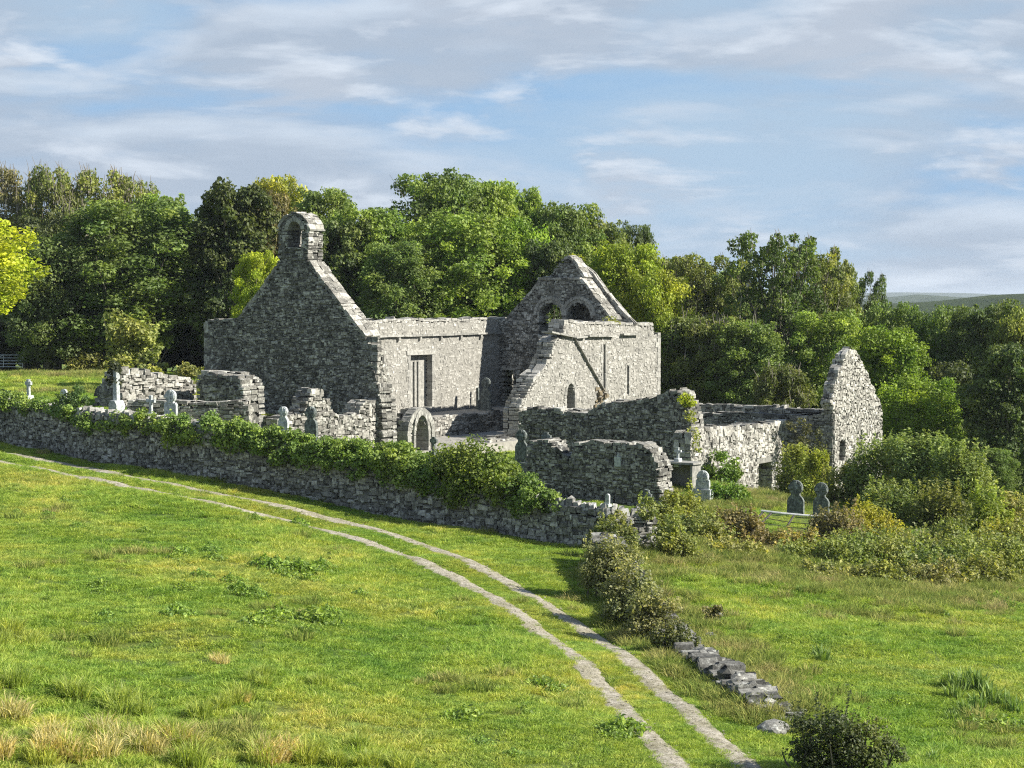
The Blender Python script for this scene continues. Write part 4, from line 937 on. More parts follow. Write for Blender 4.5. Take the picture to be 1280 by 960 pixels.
# ================================================================== IVY, BRAMBLES, SHRUBS
def wall_Y(px):
    k = (px-640)/FPX; P = fb.P
    for i in range(len(P)-1):
        a = P[i][0]-k*P[i][1]; b = P[i+1][0]-k*P[i+1][1]
        if a <= 0 <= b: t = a/(a-b); return float(P[i][1]+(P[i+1][1]-P[i][1])*t)
    return float(P[-1][1])
def bush(name, label, cat, blobs, Y, leaf=.11, dens=1.0, color=MID, group=None, seed=0, stems=True, elong=1.3, up=.35, flat=.5, depth=1.0, hollow=.6, toneb=.5, part='foliage', mat='leaf', shoots=0):
    """blobs (px, py, rx_px, ry_px[, dY]); Y number or function of px"""
    r = np.random.default_rng(seed+len(blobs)*7+int(blobs[0][0])); P = []; Nv = []; T = []; base = None; mb = MB()
    for b in blobs:
        px, py, rx, ry = b[:4]; yy = (Y(px) if callable(Y) else Y)+(b[4] if len(b) > 4 else 0); sc_ = yy/FPX
        c = np.array([x_at(px, yy), yy, z_at(py, yy)]); rad = np.array([rx*sc_, max(rx, ry)*sc_*depth, ry*sc_])
        base = c.copy() if base is None else base
        # each blob is made of smaller clumps so that its surface breaks into light and dark
        area = (rad[0]*rad[2]+rad[0]*rad[1]+rad[1]*rad[2])*4.2; nleaf = int(area/(leaf*leaf)*1.5*dens); nc = max(5, int(area/(.5*leaf/.11)**2/2.2)); m = max(8, nleaf//nc)
        for i in range(nc):
            v = r.normal(0, 1, 3); v /= np.linalg.norm(v); cc = c+v*rad*r.uniform(.55, 1.0); cr = r.uniform(.20, .42)*rad.mean()+leaf
            p, nn = lobe_points(r, cc, cr, m, r.uniform(.7, 1), hollow); P.append(p); Nv.append(nn); T.append(np.clip(toneb+r.normal(0, .17)+r.normal(0, .2, m), 0, 1))
        for i in range(shoots):
            a = c+np.array([r.uniform(-.8, .8)*rad[0], r.uniform(-.8, .8)*rad[1], rad[2]*.55]); h = rad[2]*r.uniform(.5, 1.1); q = r.uniform(0, 1, (26, 1)); dv = np.array([r.normal(0, .12), r.normal(0, .12), 1.])
            P.append(a+q*dv*h+r.normal(0, leaf*.5, (26, 3))); Nv.append(np.tile(dv, (26, 1))); T.append(np.clip(toneb+.2+r.normal(0, .15, 26), 0, 1))
        if stems:
            g = g1(c[0], c[1])-.2
            for i in range(4):
                e = c+r.normal(0, .45, 3)*rad; a = np.array([c[0]+r.normal(0, .2)*rad[0], c[1]+r.normal(0, .2)*rad[1], min(g, c[2]-rad[2]*.6)]); mb.tube([a, (a+e)/2+r.normal(0, .1, 3), e], [.035, .025, .01], 4, r.random())
    C = np.concatenate(P); me = leaf_mesh(part, C-base, np.concatenate(Nv), leaf, M[mat], np.concatenate(T), flat, elong, up, seed)
    me2 = None
    root = empty(name, tuple(base)); f = child(part, me, root); f.color = (*[q*TC for q in color], 1)
    if stems:
        for i in range(len(mb.V)): mb.V[i] = mb.V[i]-base
        child('stems', mb.mesh('stems', M['bark']), root)['kind'] = 'stuff'
    tag(root, label, cat, group); return root
def along(px0, px1, step, ytop, th, rx):
    return [(p+random.uniform(-4, 4), np.interp(p, *ytop)+th*.55+random.uniform(-3, 3), rx*random.uniform(.8, 1.25), th*.55*random.uniform(.8, 1.2), .1) for p in np.arange(px0, px1, step)]
IV = (.092, .135, .036)
wy = lambda off: (lambda px: wall_Y(px)+off)
bush('ivy', 'patchy ivy over the top of the boundary wall at its far left end', 'ivy', [(-10,502,20,10),(12,503,18,11),(34,506,17,10),(52,508,16,9),(70,512,18,10),(90,516,18,9)], wy(.2), .10, 1.5, IV, 'ivy on the boundary wall', 1, False)
bush('ivy', 'round ivy clump behind the wall between two pale headstones at left', 'ivy', [(92,490,13,13),(100,500,12,11),(84,499,10,9)], wy(1.0), .11, 1.1, (.06,.09,.03), 'ivy on the boundary wall', 2, False)
bush('ivy', 'thin yellowish ivy fringe on the wall below the ivy-topped cross', 'ivy', along(106, 212, 15, ([100,240],[511,520]), 26, 17), wy(.15), .10, 1.7, IV, 'ivy on the boundary wall', 3, False)
bush('ivy', 'thick overhanging ivy hedge on the wall in front of the bell gable', 'ivy', along(222, 350, 13, ([215,245,290,350],[523,514,523,538]), 35, 18), wy(.15), .10, 1.7, IV, 'ivy on the boundary wall', 4, False, toneb=.55)
bush('ivy', 'thick overhanging ivy hedge on the wall below the two small headstones', 'ivy', along(356, 476, 13, ([350,400,450,480],[534,546,553,557]), 38, 18), wy(.15), .10, 1.7, IV, 'ivy on the boundary wall', 5, False, toneb=.55)
bush('ivy', 'rounded ivy hump on the wall right below the carved doorway', 'ivy', along(484, 540, 12, ([480,500,540],[557,554,570]), 48, 19), wy(.15), .10, 1.7, IV, 'ivy on the boundary wall', 6, False, toneb=.55)
bush('ivy', 'highest ivy mound on the boundary wall, dark on its left side', 'ivy', [(588,587,44,34,.2),(562,594,32,30,.1),(612,596,36,30,.2),(548,600,20,22),(575,612,30,18,-.2),(636,608,30,22,.1)], wy(.35), .10, 1.7, (.085,.115,.025), 'ivy on the boundary wall', 7, False)
bush('ivy', 'ivy tailing off down the wall to the right of the highest mound', 'ivy', [(652,612,26,20),(670,620,24,16),(686,627,18,12),(698,633,13,8),(655,628,22,13)], wy(.2), .10, 1.7, IV, 'ivy on the boundary wall', 8, False)
Y1 = lambda px: 104.0
bush('ivy', 'bright yellow-green tuft crowning the lit end of the dark ruined wall', 'ivy', [(853,497,9,8),(860,503,8,7)], 104.3, .10, 1.2, (.2,.24,.02), None, 9, False)
bush('ivy', 'straggling ivy hanging down the lit end of the dark ruined wall', 'ivy', [(863,520,5,12),(868,542,5,12),(870,560,5,8)], 103.7, .10, .5, (.13,.15,.03), None, 10, False)
bush('ivy', 'round ivy bush growing against the sunlit wall left of its doorway', 'ivy', [(905,583,20,18),(893,590,14,14),(914,592,12,14),(880,587,14,10)], 105.0, .11, 1.3, (.07,.115,.02), None, 11, False)
bush('shrub', 'low rounded green bush in front of the wall ivy and the pale cross headstone', 'shrub', [(908,620,26,17),(885,615,16,11),(928,626,14,13),(898,632,24,12)], 96.0, .11, 1.3, (.07,.115,.02), None, 12)
bush('ivy', 'dark ragged ivy clump wrapped round the head of the tall cross', 'ivy', [(141,458,6,6),(143,467,7,9),(138,476,7,6),(147,477,5,5)], 92.0, .10, 1.1, (.028,.034,.02), None, 13, False)
bush('ivy', 'ivy and dry stems over the dark side wall left of the pointed gable', 'ivy', [(998,531,14,6),(1015,536,12,9),(1008,550,14,12),(1022,560,9,12)], 113.0, .12, .45, (.045,.05,.025), None, 14, False)
bush('bramble_bush', 'bramble tangle burying the right-hand end of the boundary wall', 'bramble', [(838,676,22,26),(852,690,22,20),(826,694,14,10),(866,700,20,12)], 72.8, .095, 1.3, (.12,.135,.045), 'brambles along the bank', 15, True, shoots=4)
bush('bramble_bush', 'brambles spilling over the boundary wall just left of its end', 'bramble', [(772,646,12,8),(756,640,10,6),(806,640,14,8)], 73.6, .09, 1.0, (.13,.14,.05), 'brambles along the bank', 16, False)
# willows and scrub at the foot of the right-hand building
W_ = (.105, .135, .048)
for k, (bl, Y, col, lab) in enumerate([
   ([(992,594,18,26),(984,612,13,14),(999,576,12,13),(998,612,15,16)], 106, (.115,.135,.04), 'loose willow scrub growing before the dark side wall'),
   ([(1018,600,20,26),(1024,585,14,14),(1012,618,20,14)], 104, (.13,.155,.03), 'willow scrub at the left foot of the pointed gable'),
   ([(1052,615,24,22),(1066,602,16,14),(1045,632,22,14)], 100, (.12,.135,.045), 'pale-stemmed bush hiding the foot of the pointed gable'),
   ([(1095,592,34,32),(1085,615,28,24),(1108,578,24,22),(1075,608,20,20)], 99, W_, 'tall feathery willow bush just right of the pointed gable'),
   ([(1150,588,38,34),(1135,572,28,20),(1165,572,26,20),(1150,612,34,24)], 97, W_, 'highest part of the big feathery willow thicket'),
   ([(1205,600,34,34),(1190,580,24,18),(1222,610,24,28),(1200,628,32,24)], 95, W_, 'right-hand shoulder of the big willow thicket'),
   ([(1115,630,36,24),(1135,645,30,20),(1100,645,26,16)], 93, (.095,.12,.04), 'darker willow bush in front of the tall thicket'),
   ([(1175,635,34,24),(1190,652,30,20),(1165,655,26,16)], 91, (.075,.09,.03), 'dark hollow willow bush in front of the thicket, right side'),
   ([(1238,640,24,26),(1228,655,22,18),(1252,655,18,14)], 92, (.125,.155,.035), 'small light green bush at the right end of the thicket'),
   ([(1270,640,24,16),(1262,655,22,14)], 100, (.15,.15,.06), 'pale dry scrub beyond the thicket at the right edge')]):
    bush('willow_bush', lab, 'shrub', bl, Y, .09, .56, col, 'willow bushes by the right-hand ruin', 90+k, True, up=.9, elong=2.4, flat=.35, shoots=20)
BR = (.10, .115, .035); BRR = (.125, .105, .05); BRY = (.17, .17, .03)
bb = [((830,655,22,20),(812,640,14,12),82,(.12,.135,.04),'bramble bush piled over the right end of the boundary wall'),
      ((860,648,26,20),(848,630,18,14),84,(.13,.14,.035),'light bramble bush below the table tomb'),
      ((880,668,28,18),(862,680,22,12),80,BR,'bramble bush at the left of the long bramble bank'),
      ((915,662,26,18),(930,650,16,12),83,BRR,'brownish bramble bush left of the broken railing'),
      ((950,676,28,14),(938,664,16,11),81,BRR,'reddish brambles under the broken railing'),
      ((985,684,26,14),(1005,678,20,12),80,(.14,.13,.05),'faded brambles in front of the broken railing'),
      ((1050,655,26,16),(1040,670,20,14),83,(.09,.085,.045),'dull purple-brown bramble bush right of the twin headstones'),
      ((1085,648,24,14),(1100,662,22,14),85,BRY,'yellow-leaved bramble bush below the willow thicket'),
      ((1070,690,34,20),(1045,700,26,16),79,BR,'green bramble mound bulging out into the meadow'),
      ((1110,690,34,20),(1100,705,26,16),79,BR,'second green bramble mound beside the bulging one'),
      ((1150,690,32,20),(1170,700,26,18),80,(.10,.11,.045),'grey-green bramble mound under the dark willow bush'),
      ((1200,690,34,20),(1190,672,24,14),81,(.10,.12,.03),'bramble mound at the right foot of the willow thicket'),
      ((1245,685,32,18),(1262,672,22,14),83,(.15,.155,.04),'yellowish brambles close to the right edge'),
      ((1285,690,30,22),(1275,705,22,16),82,BR,'brambles cut by the right edge'),
      ((1075,706,38,22),(1050,700,26,18),76.5,(.105,.135,.04),'wide green bramble tangle in the middle of the bank'),
      ((1132,708,38,22),(1112,700,26,18),76.5,(.12,.14,.045),'green tangle between the wide one and the willow foot'),
      ((1192,702,40,24),(1170,706,26,18),77.5,(.10,.125,.04),'deep green tangle below the dark hollow willow bush'),
      ((1252,700,38,24),(1232,706,26,18),79,(.125,.145,.045),'green tangle below the small light green bush'),
      ((1010,696,30,16),(990,700,22,12),77,(.115,.14,.045),'low green tangle right of the broken railing foot'),
      ((1030,722,24,12),(1055,728,26,12),72.5,(.15,.15,.055),'low straggling brambles at the lowest left part of the bank'),
      ((1095,726,28,15),(1120,732,26,13),72.5,BR,'bramble mound at the lowest middle part of the bank'),
      ((1150,728,26,14),(1175,722,26,15),73.5,(.14,.14,.06),'dry-leaved brambles at the lowest right part of the bank'),
      ((1225,718,28,15),(1250,725,24,13),75,BR,'low brambles in front of the bank near the right edge'),
      ((935,694,24,12),(905,690,20,11),76,(.15,.155,.055),'low pale brambles in front of the reddish ones'),
      ((1018,712,20,8),(1040,718,18,7),76,(.14,.13,.06),'low dry brambles at the front of the bank')]
for k, (b1_, b2_, Y, col, lab) in enumerate(bb):
    b1_ = (b1_[0], b1_[1], b1_[2]*1.25, b1_[3]*1.3); b2_ = (b2_[0], b2_[1], b2_[2]*1.25, b2_[3]*1.3)
    bl = [b1_, b2_, (b1_[0]+random.uniform(-14,14), b1_[1]+10, b1_[2]*.8, b1_[3]*.7, -.8), (b2_[0]+random.uniform(-14,14), b2_[1]+8, b2_[2]*.9, b2_[3]*.8, .8)]
    bush('bramble_bush', lab, 'bramble', bl, Y, .10, 1.4, col, 'brambles along the bank', 20+k, True, shoots=3)
FWc = (.12, .13, .065)
def gY(px, py): return on_ground(px, py)[1]
for k, (bl, gp, col, lab) in enumerate([
   ([(766,662,22,14),(780,676,22,16),(752,676,18,12)], (768,700), (.10,.115,.04), 'bramble bush over the top of the field wall where it meets the boundary wall'),
   ([(758,708,30,32),(742,712,18,26),(780,702,24,24),(765,732,22,18)], (766,752), FWc, 'grey-green thorn bush on the upper field wall'),
   ([(785,742,30,34),(768,752,22,26),(805,748,22,28),(790,768,24,18)], (790,786), FWc, 'largest grey thorn bush on the field wall'),
   ([(815,766,26,26),(800,782,20,20),(835,775,20,22),(822,792,20,14)], (820,806), (.115,.12,.06), 'pale dry thorn bush halfway down the field wall'),
   ([(846,800,22,18),(862,812,16,14),(832,798,18,14)], (850,822), (.07,.08,.035), 'dark low bush where the bare stones of the field wall begin'),
   ([(888,768,10,6),(900,765,7,5)], (890,776), (.09,.09,.05), 'small dry bush in the meadow above the field wall')]):
    Y = gY(*gp); bush('thorn_bush', lab, 'shrub', bl, Y, .06, .95, col, 'bushes along the field wall', 50+k, True, up=.5, elong=1.8, shoots=8, depth=.75)
Yd = gY(1050, 968)
bush('thorn_bush', 'dark glossy thorn bush at the bottom right edge of the photo', 'shrub', [(1012,922,26,30),(1045,912,32,36),(1030,945,34,26),(1062,942,28,28)], Yd, .052, 1.1, (.030,.042,.020), None, 60, True, up=.5, shoots=4, depth=.8)
bush('thorn_bush', 'thinner olive thorn bush joined to the right of the dark one', 'shrub', [(1090,930,28,28),(1115,942,24,22),(1095,952,30,18)], Yd, .05, .6, (.055,.072,.03), None, 61, True, up=.6, elong=1.9, shoots=4, depth=.8)
# hedge and tall growth beyond the left field
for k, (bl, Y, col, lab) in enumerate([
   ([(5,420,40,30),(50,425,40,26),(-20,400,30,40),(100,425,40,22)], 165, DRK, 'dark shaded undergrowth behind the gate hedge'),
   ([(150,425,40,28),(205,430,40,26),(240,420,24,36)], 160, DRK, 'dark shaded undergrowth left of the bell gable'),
   ([(48,444,20,11),(68,442,18,12),(36,450,12,10),(85,446,16,10)], 152, (.085,.10,.035), 'low hedge bush just right of the field gate'),
   ([(105,446,20,12),(125,452,18,10),(92,455,18,9)], 148, (.11,.12,.04), 'straw-tinged hedge bush right of the gate hedge'),
   ([(150,456,20,9),(175,460,20,9),(200,462,20,8)], 132, (.12,.135,.04), 'rank growth behind the left ruins'),
   ([(222,463,18,9),(245,466,16,9)], 124, (.12,.13,.045), 'rank growth at the left foot of the bell gable'),
   ([(160,430,26,22),(178,412,24,20),(150,408,22,18),(188,438,14,12)], 138, (.13,.15,.05), 'light-leaved bush hanging down from the dark wood at left'),
   ([(5,497,8,9)], 100, (.03,.05,.02), 'small dark shrub at the very left edge above the boundary wall')]):
    bush('hedge_bush', lab, 'bush', bl, Y, .17, .9, col, None, 70+k, k != 4, up=.5, elong=1.8)
bush('fern_tuft', 'tuft of yellow-green growth on the tip of the inner gable', 'plant', [(724,324,6,4),(716,321,4,3)], 138.5, .12, .8, (.2,.22,.03), None, 81, False)
bush('fern_tuft', 'tuft of pale growth where the inner gable meets the outer wall top', 'plant', [(763,400,7,5),(772,402,5,4)], 133, .12, .6, (.13,.14,.05), None, 82, False)

# ================================================================== GRASS
def blades(name, n, rad, hmin, hmax, w, lean, seed, mat, tb=.5, droop=.35, ts=.2):
    r = np.random.default_rng(seed); a = r.uniform(0, 6.28, n); q = np.sqrt(r.random(n))*rad; b = np.stack([np.cos(a)*q, np.sin(a)*q, np.full(n, -.02)], 1)
    h = r.uniform(hmin, hmax, n)*(1-.35*(q/rad)); ld = a+r.normal(0, .9, n); le = np.abs(r.normal(0, 1, n))*lean*h+lean*h*q/rad*.7; dr = np.stack([np.cos(ld), np.sin(ld), np.zeros(n)], 1)
    f = r.uniform(0, 6.28, n); s = np.stack([np.cos(f), np.sin(f), np.zeros(n)], 1)*(w*r.uniform(.6, 1.3, n))[:, None]
    up = np.array([0, 0, 1.]); m = b+dr*(le*.35)[:, None]+up*(h*.6)[:, None]; t = b+dr*le[:, None]+up*(h*(1-droop*le/h*.5))[:, None]
    V = np.stack([b-s, b+s, m+s*.8, m-s*.8, t], 1).reshape(-1, 3); i = np.arange(n)*5
    return mesh_np(name, V, [np.stack([i, i+1, i+2, i+3], 1), np.stack([i+3, i+2, i+4], 1)], mat, np.repeat(np.clip(r.normal(tb, ts, n), 0, 1), 5))
def scatter(name, srcs, pts, rot, scl, idx, kind='stuff', label=None):
    """geometry-nodes instancing of the source meshes on given points"""
    me = bpy.data.meshes.new(name); me.vertices.add(len(pts)); me.vertices.foreach_set('co', np.asarray(pts, np.float32).ravel())
    for nm, ty, v in (('rz', 'FLOAT', rot), ('sc', 'FLOAT', scl), ('ix', 'INT', idx)):
        a = me.attributes.new(nm, ty, 'POINT'); a.data.foreach_set('value', np.asarray(v, np.float32 if ty == 'FLOAT' else np.int32))
    o = bpy.data.objects.new(name, me); COL.objects.link(o)
    c = bpy.data.collections.new(name+'_sources')
    for i, m_ in enumerate(srcs): q = bpy.data.objects.new(f'{name}_{chr(97+i)}', m_); c.objects.link(q)
    ng = bpy.data.node_groups.new(name, 'GeometryNodeTree'); ng.interface.new_socket('Geometry', in_out='INPUT', socket_type='NodeSocketGeometry'); ng.interface.new_socket('Geometry', in_out='OUTPUT', socket_type='NodeSocketGeometry')
    gi = ng.nodes.new('NodeGroupInput'); go = ng.nodes.new('NodeGroupOutput'); ip = ng.nodes.new('GeometryNodeInstanceOnPoints'); ci = ng.nodes.new('GeometryNodeCollectionInfo')
    ci.inputs['Collection'].default_value = c; ci.inputs['Separate Children'].default_value = True; ci.inputs['Reset Children'].default_value = True
    def na(nm, ty): n = ng.nodes.new('GeometryNodeInputNamedAttribute'); n.data_type = ty; n.inputs['Name'].default_value = nm; return n.outputs['Attribute']
    cx = ng.nodes.new('ShaderNodeCombineXYZ'); ng.links.new(na('rz', 'FLOAT'), cx.inputs[2])
    ng.links.new(gi.outputs[0], ip.inputs['Points']); ng.links.new(ci.outputs[0], ip.inputs['Instance']); ip.inputs['Pick Instance'].default_value = True
    ng.links.new(na('ix', 'INT'), ip.inputs['Instance Index']); ng.links.new(cx.outputs[0], ip.inputs['Rotation']); ng.links.new(na('sc', 'FLOAT'), ip.inputs['Scale'])
    ng.links.new(ip.outputs[0], go.inputs[0]); md = o.modifiers.new('scatter', 'NODES'); md.node_group = ng
    if kind: o['kind'] = kind
    return o
gs = [blades('grass_tuft', 170, .34, .05, .14, .010, .8, 200+i, M['grass']) for i in range(3)]+[blades('grass_tuft', 150, .30, .07, .19, .010, .9, 210+i, M['grass'], .62) for i in range(2)]+[blades('grass_tuft', 120, .26, .10, .26, .009, .7, 220, M['grass'], .75)]
def in_view(x, y, m=2.0): return np.abs(x) < .2667*y+m
def field(n, y0, y1, f):
    y = y0+(y1-y0)*RNG.random(n)**.85; x = RNG.uniform(-1, 1, n)*(.2667*y+6); k = f(x, y); return x[k], y[k]
FP = np.array([[p[0], p[1]] for p in fwp])
def outside_ok(x, y):
    ok = y < ywall(x)-.1
    d = np.full(len(x), 99.)
    for i in range(0, len(ALLR), 2): d = np.minimum(d, np.hypot(x-ALLR[i, 0], y-ALLR[i, 1]))
    ok &= (d > .27+.23*RNG.random(len(x))) | ((RNG.random(len(x)) < .03) & (d < .4))
    return ok
xa, ya = field(33000, 36, 104, outside_ok)
def in_church(x, y, m=0.):
    v = np.stack([x-A0[0], y-A0[1]], -1); u = v@E; q = v@S_; return (u > -m) & (u < 36+m) & (q > -m) & (q < 11+m)
def inside_ok(x, y): return (y > ywall(x)+.5) & ~in_church(x, y, .3)
_t = RNG.integers(0, len(ALLR), 9000); _r = RNG.normal(0, .55, (9000, 2)); xr, yr = ALLR[_t, 0]+_r[:, 0], ALLR[_t, 1]+_r[:, 1]; _k = outside_ok(xr, yr) & in_view(xr, yr); xa = np.concatenate([xa, xr[_k]]); ya = np.concatenate([ya, yr[_k]])
xb, yb = field(7500, 72, 135, inside_ok); xc_, yc_ = field(2600, 135, 180, lambda x, y: x < -5)
X_ = np.concatenate([xa, xb, xc_]); Y_ = np.concatenate([ya, yb, yc_]); n = len(X_)
# longer growth in patches, close-cropped along the wheel tracks
pn_ = np.sin(X_*.35+1)*np.sin(Y_*.23+2)+np.sin(X_*.9+Y_*.4)*.5+RNG.normal(0, .45, n)
dR = np.full(n, 99.)
for i in range(0, len(ALLR), 3): dR = np.minimum(dR, np.hypot(X_-ALLR[i, 0], Y_-ALLR[i, 1]))
ix = np.where(pn_ > .75, 5, np.where(pn_ > .0, RNG.integers(3, 5, n), RNG.integers(0, 3, n))); scl = RNG.uniform(.7, 1.25, n)*np.where(dR < .8, .6, 1)*np.where(Y_ > 100, 1.5, 1.0)
scl *= np.where((X_ > 4.5) & (Y_ < 80), 1.15, 1)
scatter('meadow_grass', gs, np.stack([X_, Y_, gz(X_, Y_)], 1), RNG.uniform(0, 6.28, n), scl, ix)

# rough, uncut grass along banks, wall feet and round the graves
m, nt_, p, o = new_mat('rough_grass'); c = ramp(nt_, noise(nt_, .5, 4), [(.35, (.20, .28, .05)), (.55, (.31, .34, .09)), (.7, (.42, .37, .17))])
c = mul(nt_, c, ramp(nt_, attr(nt_, 'tone'), [(0, (.4, .5, .4)), (.5, (1, 1, 1)), (1, (1.6, 1.35, 1.5))])); L(nt_, c, p.inputs['Base Color'])
tr = N(nt_, 'ShaderNodeBsdfTranslucent'); L(nt_, c, tr.inputs['Color']); mx = N(nt_, 'ShaderNodeMixShader'); mx.inputs[0].default_value = .35
L(nt_, p.outputs[0], mx.inputs[1]); L(nt_, tr.outputs[0], mx.inputs[2]); L(nt_, mx.outputs[0], o.inputs['Surface']); M['rough'] = m
rgm = [blades('rough_tuft', 150, .32, .18, .5, .010, .55, 600+i, M['rough'], .5, .4, .28) for i in range(4)]
rx, ry = [], []
def strip(pixels, n, spread):
    P = np.array([on_ground(*p)[:2] for p in pixels]); t = RNG.uniform(0, len(P)-1, n); i = np.minimum(t.astype(int), len(P)-2); f = (t-i)[:, None]
    q = P[i]*(1-f)+P[i+1]*f+RNG.normal(0, spread, (n, 2)); rx.extend(q[:, 0]); ry.extend(q[:, 1])
strip([(830,700),(900,705),(980,718),(1060,745),(1140,750),(1220,745),(1285,745)], 520, 2.4)
strip([(840,690),(900,680),(960,690),(1040,712),(1140,722),(1280,716)], 500, 2.0)
_n = 2600; _y = 38+60*RNG.random(_n); _x = RNG.uniform(-1, 1, _n)*(.2667*_y+4); _p = np.sin(_x*.55+2)*np.sin(_y*.41+1)+.6*np.sin(_x*1.3-_y*.7)+RNG.normal(0, .35, _n); _q = (_p > 1.0) & (_y < ywall(_x)-.3)
rx.extend(_x[_q]); ry.extend(_y[_q])
strip([(742,705),(790,785),(850,825),(905,868),(968,905)], 420, .55)
strip([(770,690),(830,745),(880,800),(950,850),(1000,890)], 260, .8)
for a, b, n, sp in (((-26, 96.6), (-14, 85.8), 90, .25), ((-14, 85.2), (0, 77), 110, .25), ((10, 98), (20, 106), 160, 1.6), ((8, 92), (14, 98), 120, 1.2), ((2, 84), (8, 88), 120, 1.0), ((-38, 132), (-19, 122), 420, 2.0), ((-26, 108), (-19, 112), 120, 1.5), ((-2.5, 80), (4, 84), 90, .8)):
    t = RNG.random(n)[:, None]; q = np.array(a)*(1-t)+np.array(b)*t+RNG.normal(0, sp, (n, 2)); rx.extend(q[:, 0]); ry.extend(q[:, 1])
rx, ry = np.array(rx), np.array(ry); _k = ~in_church(rx, ry, .2); _d = np.array([np.hypot(ALLR[:, 0]-x, ALLR[:, 1]-y).min() for x, y in zip(rx, ry)]); _k &= _d > .7; rx, ry = rx[_k], ry[_k]; n = len(rx)
scatter('rough_grass', rgm, np.stack([rx, ry, gz(rx, ry)], 1), RNG.uniform(0, 6.28, n), RNG.uniform(.6, 1.3, n), RNG.integers(0, 4, n))

# rush tussocks, weeds, iris clumps: each a plant of its own
GR = leaf_mat('rush', .3, a=.55, b=1.45); M['rush'] = GR
rush = [blades('blades', 190, .26, .35, .75, .010, .45, 300+i, GR, .5, .5, .25) for i in range(3)]
weed_me = []
for i in range(3):
    r = np.random.default_rng(400+i); n = 260; a = r.uniform(0, 6.28, n); q = r.random(n)**.8*.55; C = np.stack([np.cos(a)*q, np.sin(a)*q, r.uniform(.02, .36, n)*(1-q/.62)], 1); weed_me.append(leaf_mesh('leaves', C, np.tile([0, 0, 1.], (n, 1)), .065, M['leaf'], r.uniform(.0, 1., n), .4, 1.9, .3, 400+i))
iris = [blades('blades', 60, .22, .35, .6, .022, .3, 500+i, GR, .45, .3, .2) for i in range(2)]
def plant(meshes, name, px, py, s, col, label, group, cat):
    x, y, z = on_ground(px, py); o = link(name, random.choice(meshes)); o.location = (x, y, z); o.rotation_euler = (0, 0, random.uniform(0, 6.28)); o.scale = (s, s, s*random.uniform(.85, 1.15)); o.color = (*[q*TC for q in col], 1); tag(o, label, cat, group)
rg = (.15, .185, .04); rt = (.25, .225, .11)
def reg(px, py): return ('far lower left corner' if px < 140 else 'lower left part' if px < 300 else 'bottom middle-left part')
random.seed(21)
for (px, py, s, t) in [(20,792,1,0),(40,800,.8,0),(5,805,1,0),(85,868,1.1,0),(100,875,.9,0),(62,925,1,1),(50,950,1.1,1),(80,945,1,1),(15,900,1,1),(145,890,1.1,0),(160,882,1,0),(175,893,.9,0),(120,922,1,1),(150,930,1.2,1),(170,940,1,1),(135,945,1,1),(190,925,.9,1),(195,945,1,1),
                       (215,932,1.1,1),(235,935,1,1),(205,915,.9,0),(250,893,.9,0),(270,890,.8,0),(322,852,.8,0),(335,848,.7,0),(395,856,.7,0),(330,945,1.1,1),(345,952,1,1),(360,945,1,1),(320,955,1,1),(380,955,1,0),(400,945,.9,0),(300,875,.7,1),(425,960,.9,0),(460,955,.8,0),(445,930,.7,0),(500,960,.8,0),(25,860,.8,0),(5,945,1,1),(275,830,.6,1),(290,882,.7,0),(235,955,1,0),(100,955,1,1)]:
    for q in range(2): plant(rush, 'rush_tussock', px+random.uniform(-8, 8), py+random.uniform(-6, 6), s*random.uniform(.8, 1.15), rt if (t and random.random() < .75) else rg, ('straw-coloured rush tussock' if t else 'green rush tussock')+' in the '+reg(px, py)+' of the meadow', 'rush tussocks at the bottom left', 'rushes')
wd = (.10, .155, .036)
for (px, py, s) in [(222,692,1),(262,690,.9),(218,700,.7),(268,700,.8),(330,708,1.1),(345,712,1.1),(360,710,1.2),(375,715,1.1),(390,716,1),(402,712,1),(352,722,1),(385,728,.9),(250,722,.8),(290,728,.9),(300,740,1),(318,745,.9),(232,738,.8),(320,782,1),(335,775,1.1),(350,770,.9),(390,775,1.1),(405,780,1),(380,790,.8),(410,768,.9),(222,770,.9),(125,732,.7),(125,742,.6),(60,752,.5),(130,770,.6),(372,656,.8),(318,650,.7),(80,628,.6),(60,645,.6),(95,660,.6),(20,640,.5),(180,665,.6),
                   (682,862,1),(668,858,.7),(692,868,.6),(655,892,.6),(580,896,.9),(775,915,1),(790,912,.8),(765,920,.7),(600,930,.6),(640,945,.5),(60,655,.5),(220,600+20,.5),(490,715,.6),(210,690,.5),(550,770,.5),(500,800,.5),(450,745,.6),(1245,752,1.1),(1262,758,.8),(940,725,.5),(990,745,.5),(1180,770,.6),(1100,785,.5),(1010,770,.5),(1215,905,.8),(1260,910,1),(1120,880,.6),(980,800,.5)]:
    x = 'left' if px < 640 else 'right'
    plant(weed_me, 'weed_clump', px, py, s*1.15, wd, f'dark green weed clump in the {x} part of the meadow, '+('near the track' if 420 < px < 800 or py < 660 else 'well down the slope' if py > 760 else 'halfway up the slope'), 'dark weed clumps in the meadow', 'weeds')
for (px, py, s) in [(1030,826,1),(1024,820,.8),(1188,858,1.2),(1200,862,1.2),(1212,858,1.3),(1225,862,1.2),(1192,872,1),(1240,878,1.2),(1258,882,1.1),(1205,892,.9),(1190,900,.8),(1268,890,1),(1222,885,1),(1165,952,.7),(1000,740,.6),(918,745,.6)]:
    plant(iris, 'iris_clump', px, py, s, (.10, .15, .045), 'clump of upright blade-like leaves in the meadow at the right'+(', standing alone' if px < 1100 else ', in the marshy patch'), 'iris clumps in the right-hand meadow', 'iris')
#EOF_PART4

